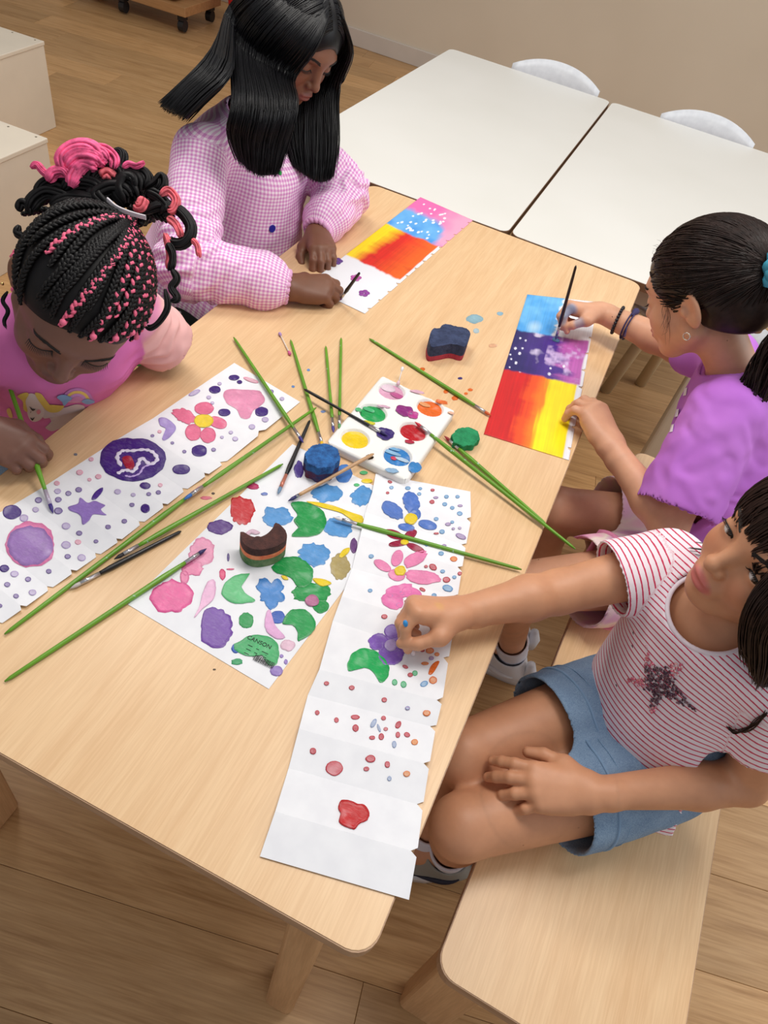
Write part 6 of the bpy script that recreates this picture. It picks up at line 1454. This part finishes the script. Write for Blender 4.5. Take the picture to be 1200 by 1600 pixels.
# hair: scalp, braids drawn up into a bun, loose pink curls
m_hair1 = hair_mat('black_hair', (15, 12, 14), 0.55); m_br = hair_mat('braid_hair', (26, 22, 24), 0.5, True)
HS = SDF(); HS.ell(H1(-0.014, 0, 0.034), np.array((0.097, 0.0790, 0.081))*1.08, hf, 0.01); HS.ell(H1(-0.045, 0, -0.02), np.array((0.060, 0.074, 0.085))*1.08, hf, 0.03)
HS.ell(H1(0.115, 0, -0.035), np.array((0.082, 0.100, 0.102))*1.08, hf, 0.008, '-')
for s in (-1, 1): HS.ell(H1(0.002, s*0.085, -0.028), np.array((0.030, 0.030, 0.044))*1.08, hf, 0.008, '-')
P, Q = HS.extract(0.003, steps=2); cap1 = link('hair', np_mesh('hair', P, Q), m_hair1, g1, True)
BLK, PK = lin((15, 12, 13)), lin((238, 108, 140))
def braid(path, r, cols, pitch=0.020):
    seg = np.linalg.norm(np.diff(path, axis=0), axis=1); L = np.concatenate([[0], np.cumsum(seg)]); n = max(14, int(L[-1]/pitch*9)); x = np.linspace(0, L[-1], n)
    P = np.stack([np.interp(x, L, path[:, k]) for k in range(3)], 1); T = np.gradient(P, axis=0); T /= np.linalg.norm(T, axis=1)[:, None]+1e-9
    N = P-np.asarray(J['head']); N = N-T*(N*T).sum(1)[:, None]; N /= np.linalg.norm(N, axis=1)[:, None]+1e-9; B = np.cross(T, N); out = []
    tap = np.interp(np.linspace(0, 1, n), [0, 0.12, 1], [0.55, 1, 1])
    for k in range(3):
        ph = x/pitch*2*PI+k*2*PI/3
        Q = P+B*(np.sin(ph)*r*0.62*tap)[:, None]+N*(np.sin(2*ph)*r*0.36*tap)[:, None]; out.append((Q, r*0.50*tap, cols[k]))
    return out
rng = np.random.default_rng(9); B0 = hit(HS, 212, 336, 0.95, 0.2); B0 = project(HS, B0[None], 0.012)[0]
hd = np.asarray(J['head']); roots = []
for a in np.linspace(-2.9, 2.9, 40):      # along the hairline
    q = V3(math.cos(a), math.sin(a), 0); lo = 0.060 if abs(a) < 0.9 else (0.02 if abs(a) < 1.5 else -0.045); roots.append(H1(-0.014+0.10*q[0]*math.sqrt(max(0, 1-((lo-0.034)/0.085)**2)), 0.083*q[1]*math.sqrt(max(0, 1-((lo-0.034)/0.085)**2)), lo))
for a in np.linspace(-2.5, 2.5, 22): roots.append(H1(-0.014+0.075*math.cos(a), 0.066*math.sin(a), 0.090 if abs(a) < 1.4 else 0.06))
nb = 0
for i, r_ in enumerate(roots):
    if np.linalg.norm(r_-B0) < 0.03: continue
    m_ = 16; t_ = np.linspace(0, 1, m_)[:, None]; X = r_*(1-t_)+B0*t_; X = X+(X-hd)*0.25*np.sin(PI*t_)
    side_ = np.cross(unit(B0-r_), unit((r_+B0)/2-hd)); X = X+side_*0.012*np.sin(PI*t_)*rng.uniform(-1, 1)
    X = project(HS, X, 0.0042); X[-1] = B0
    u_, v_ = pxof(X[5]); pink = (u_ > 178 and v_ > 360 and i % 2 == 0) or (90 < u_ < 150 and v_ > 330 and i % 4 == 1)
    cols = (PK, BLK, PK if i % 2 else BLK) if pink else (BLK, BLK, BLK)
    link('braid', tubes_mesh('braid', braid(X, 0.0056 if pink else 0.0052, cols), 5), m_br, cap1, True); nb += 1
    if pink and i < 40:
        bm = bmesh.new(); bmesh.ops.create_icosphere(bm, subdivisions=2, radius=0.0048); me = bpy.data.meshes.new('braid_bead'); bm.to_mesh(me); bm.free(); me.transform(Matrix.Translation(Vector(X[1]+unit(X[1]-hd)*0.002)))
        link('braid_bead', me, plain('pink_yarn', (240, 112, 146), 0.7), cap1, True)
dB = float((CAMR @ (B0-CAMC))[2])
def curl(px, r, mat, name, dz=0.0, n=26, wob=0.0, taper=True):
    G = catmull([atd(u, v, dB+dz+(q[0] if q else 0)) for (u, v, *q) in px], n)
    if wob: tt_ = np.linspace(0, 1, n)[:, None]; G = G+wob*np.concatenate([np.sin(tt_*14), np.cos(tt_*14), np.sin(tt_*14+1)], 1)
    R_ = np.full(n, r)
    if taper: R_ = R_*np.interp(np.linspace(0, 1, n), [0, 0.12, 0.85, 1], [0.35, 1, 0.9, 0.3])
    cv_ = bundle(G[::2], list(R_[::2]*0.8), 26, rng, n, 1.0, 0.0006, 8); cv_ = [(c, np.full(len(c), r*0.26)*np.interp(np.linspace(0, 1, len(c)), [0, 0.1, 0.9, 1], [0.5, 1, 1, 0.3])) for c in cv_]
    return link(name, tubes_mesh(name, cv_, 4), mat, cap1, True)
m_pk = hair_mat('pink_hair', (250, 100, 150), 0.55); m_pk2 = hair_mat('coral_hair', (240, 112, 124), 0.55)
t_ = None
for px, r, w_ in (((( 48, 262), (58, 257), (68, 268), (80, 274), (95, 268), (112, 276)), 0.0058, 0), (((100, 268), (100, 246), (118, 232), (142, 232), (158, 248), (150, 262)), 0.012, 0), (((110, 292), (118, 272), (134, 256), (156, 250), (172, 262)), 0.012, 0), (((140, 234), (165, 236), (180, 250), (176, 268)), 0.009, 0), (((76, 284), (84, 270), (100, 268), (110, 280)), 0.009, 0), (((120, 245), (138, 240), (160, 240), (172, 256)), 0.011, 0), (((192, 262), (202, 256), (214, 259), (230, 252)), 0.0052, 0), (((112, 268), (128, 254), (146, 256), (160, 266)), 0.015, 0), (((104, 262), (122, 246), (146, 246), (166, 258)), 0.014, 0)):
    curl(px, r, m_pk, 'pink_curl', -0.01)
for px, r in ((((250, 306), (264, 298), (276, 312), (270, 328), (258, 326)), 0.0075), (((262, 340), (276, 352), (284, 374)), 0.006), (((225, 310), (220, 322), (212, 318)), 0.010), (((262, 420), (266, 400), (262, 380), (256, 360)), 0.006), (((300, 374), (308, 384), (312, 406)), 0.0045), (((160, 278), (170, 272), (180, 284)), 0.010)): curl(px, r, m_pk2, 'pink_curl', -0.005)
for px, r in ((((222, 334), (250, 322), (280, 330), (298, 356), (288, 378), (268, 378), (262, 362)), 0.0095), (((172, 300), (176, 262), (184, 240), (192, 244), (188, 270), (204, 300)), 0.0085), (((150, 300), (146, 276), (166, 264), (188, 272), (190, 300)), 0.014), (((196, 320), (186, 296), (198, 276), (216, 282), (216, 310)), 0.017), (((206, 286), (220, 268), (232, 280), (226, 298)), 0.008),
      (((226, 296), (240, 288), (252, 276), (254, 290), (240, 304)), 0.008), (((60, 310), (70, 292), (90, 284), (110, 292), (130, 300)), 0.012), (((45, 330), (55, 312), (75, 300), (100, 306), (130, 318)), 0.012), (((30, 330), (34, 318), (44, 322), (50, 340)), 0.007), (((100, 300), (120, 286), (150, 290), (170, 310)), 0.014), (((80, 322), (110, 312), (150, 316), (180, 326)), 0.013), (((230, 300), (250, 310), (262, 326), (250, 340)), 0.010), (((172, 330), (150, 306), (176, 290), (204, 296), (216, 322)), 0.018)): curl(px, r, m_hair1, 'black_curl', 0.0)
for px, r in ((((268, 420), (276, 436), (268, 450), (276, 466), (262, 472)), 0.006), (((30, 352), (26, 364), (36, 372), (30, 388), (34, 400)), 0.006), (((12, 455), (4, 470), (12, 486), (6, 502), (12, 520)), 0.0035), (((258, 452), (262, 480), (250, 502), (236, 512), (224, 508)), 0.005), (((262, 380), (270, 400), (266, 430)), 0.006)): curl(px, r, m_hair1, 'black_curl', -0.01)
for i in range(34):      # braids coiled round the base of the bun
    u0, v0 = 150+75*math.cos(i*0.55), 318+26*math.sin(i*0.55); dd = 0.012+0.02*(i % 4)
    px = [(u0+rng.uniform(-30, 30), v0+rng.uniform(-14, 14)) for _ in range(2)]; px = [(px[0][0]-26, px[0][1]+6), px[0], px[1], (px[1][0]+30, px[1][1]+8)]
    X = catmull([atd(u, v, dB+dd) for u, v in px], 16); link('braid', tubes_mesh('braid', braid(X, 0.0060, (BLK, BLK, PK if i % 9 == 4 else BLK)), 5), m_br, cap1, True)
el = [atd(u, v, dB-0.018) for u, v in ((168, 314), (182, 326), (200, 334), (216, 339), (228, 342))]
link('hair_elastic', tubes_mesh('hair_elastic', [(catmull(el, 20)+V3(0, 0, k*0.002), 0.0016) for k in range(3)], 6), plain('white_elastic', (222, 214, 220), 0.6), cap1, True)
bm = bmesh.new(); bmesh.ops.create_icosphere(bm, subdivisions=2, radius=0.0024); me = bpy.data.meshes.new('ear_stud'); bm.to_mesh(me); bm.free(); me.transform(Matrix.Translation(Vector(H1(-0.006, -0.0835, -0.030))))
link('ear_stud', me, plain('gold', (222, 186, 120), 0.25, 0.9), g1, True)
J1 = J
# ---------------------------------------------------------------- things held in the hands
brush(at(83, 802, HT+0.004), at(-14, 520, 0.745), (62, 44, 126), m_hg, 'green paint brush held by the girl with braids', dirty=(190, 180, 200))
brush(at(868, 531, HT+0.003), at(900, 415, 0.84), (90, 110, 150), m_hk, 'black paint brush held upright by the girl in lilac', ferr=0.026)
brush(at(530, 470, HT+0.003), at(562, 426, 0.745), (120, 60, 150), m_hk, 'dark paint brush held in the fist of the girl in gingham', ferr=0.02)
swab(at(633, 972, 0.708), at(646, 1022, HT+0.010), (60, 150, 220), (232, 214, 216), 'cotton swab with a blue tip pinched by the girl in stripes')
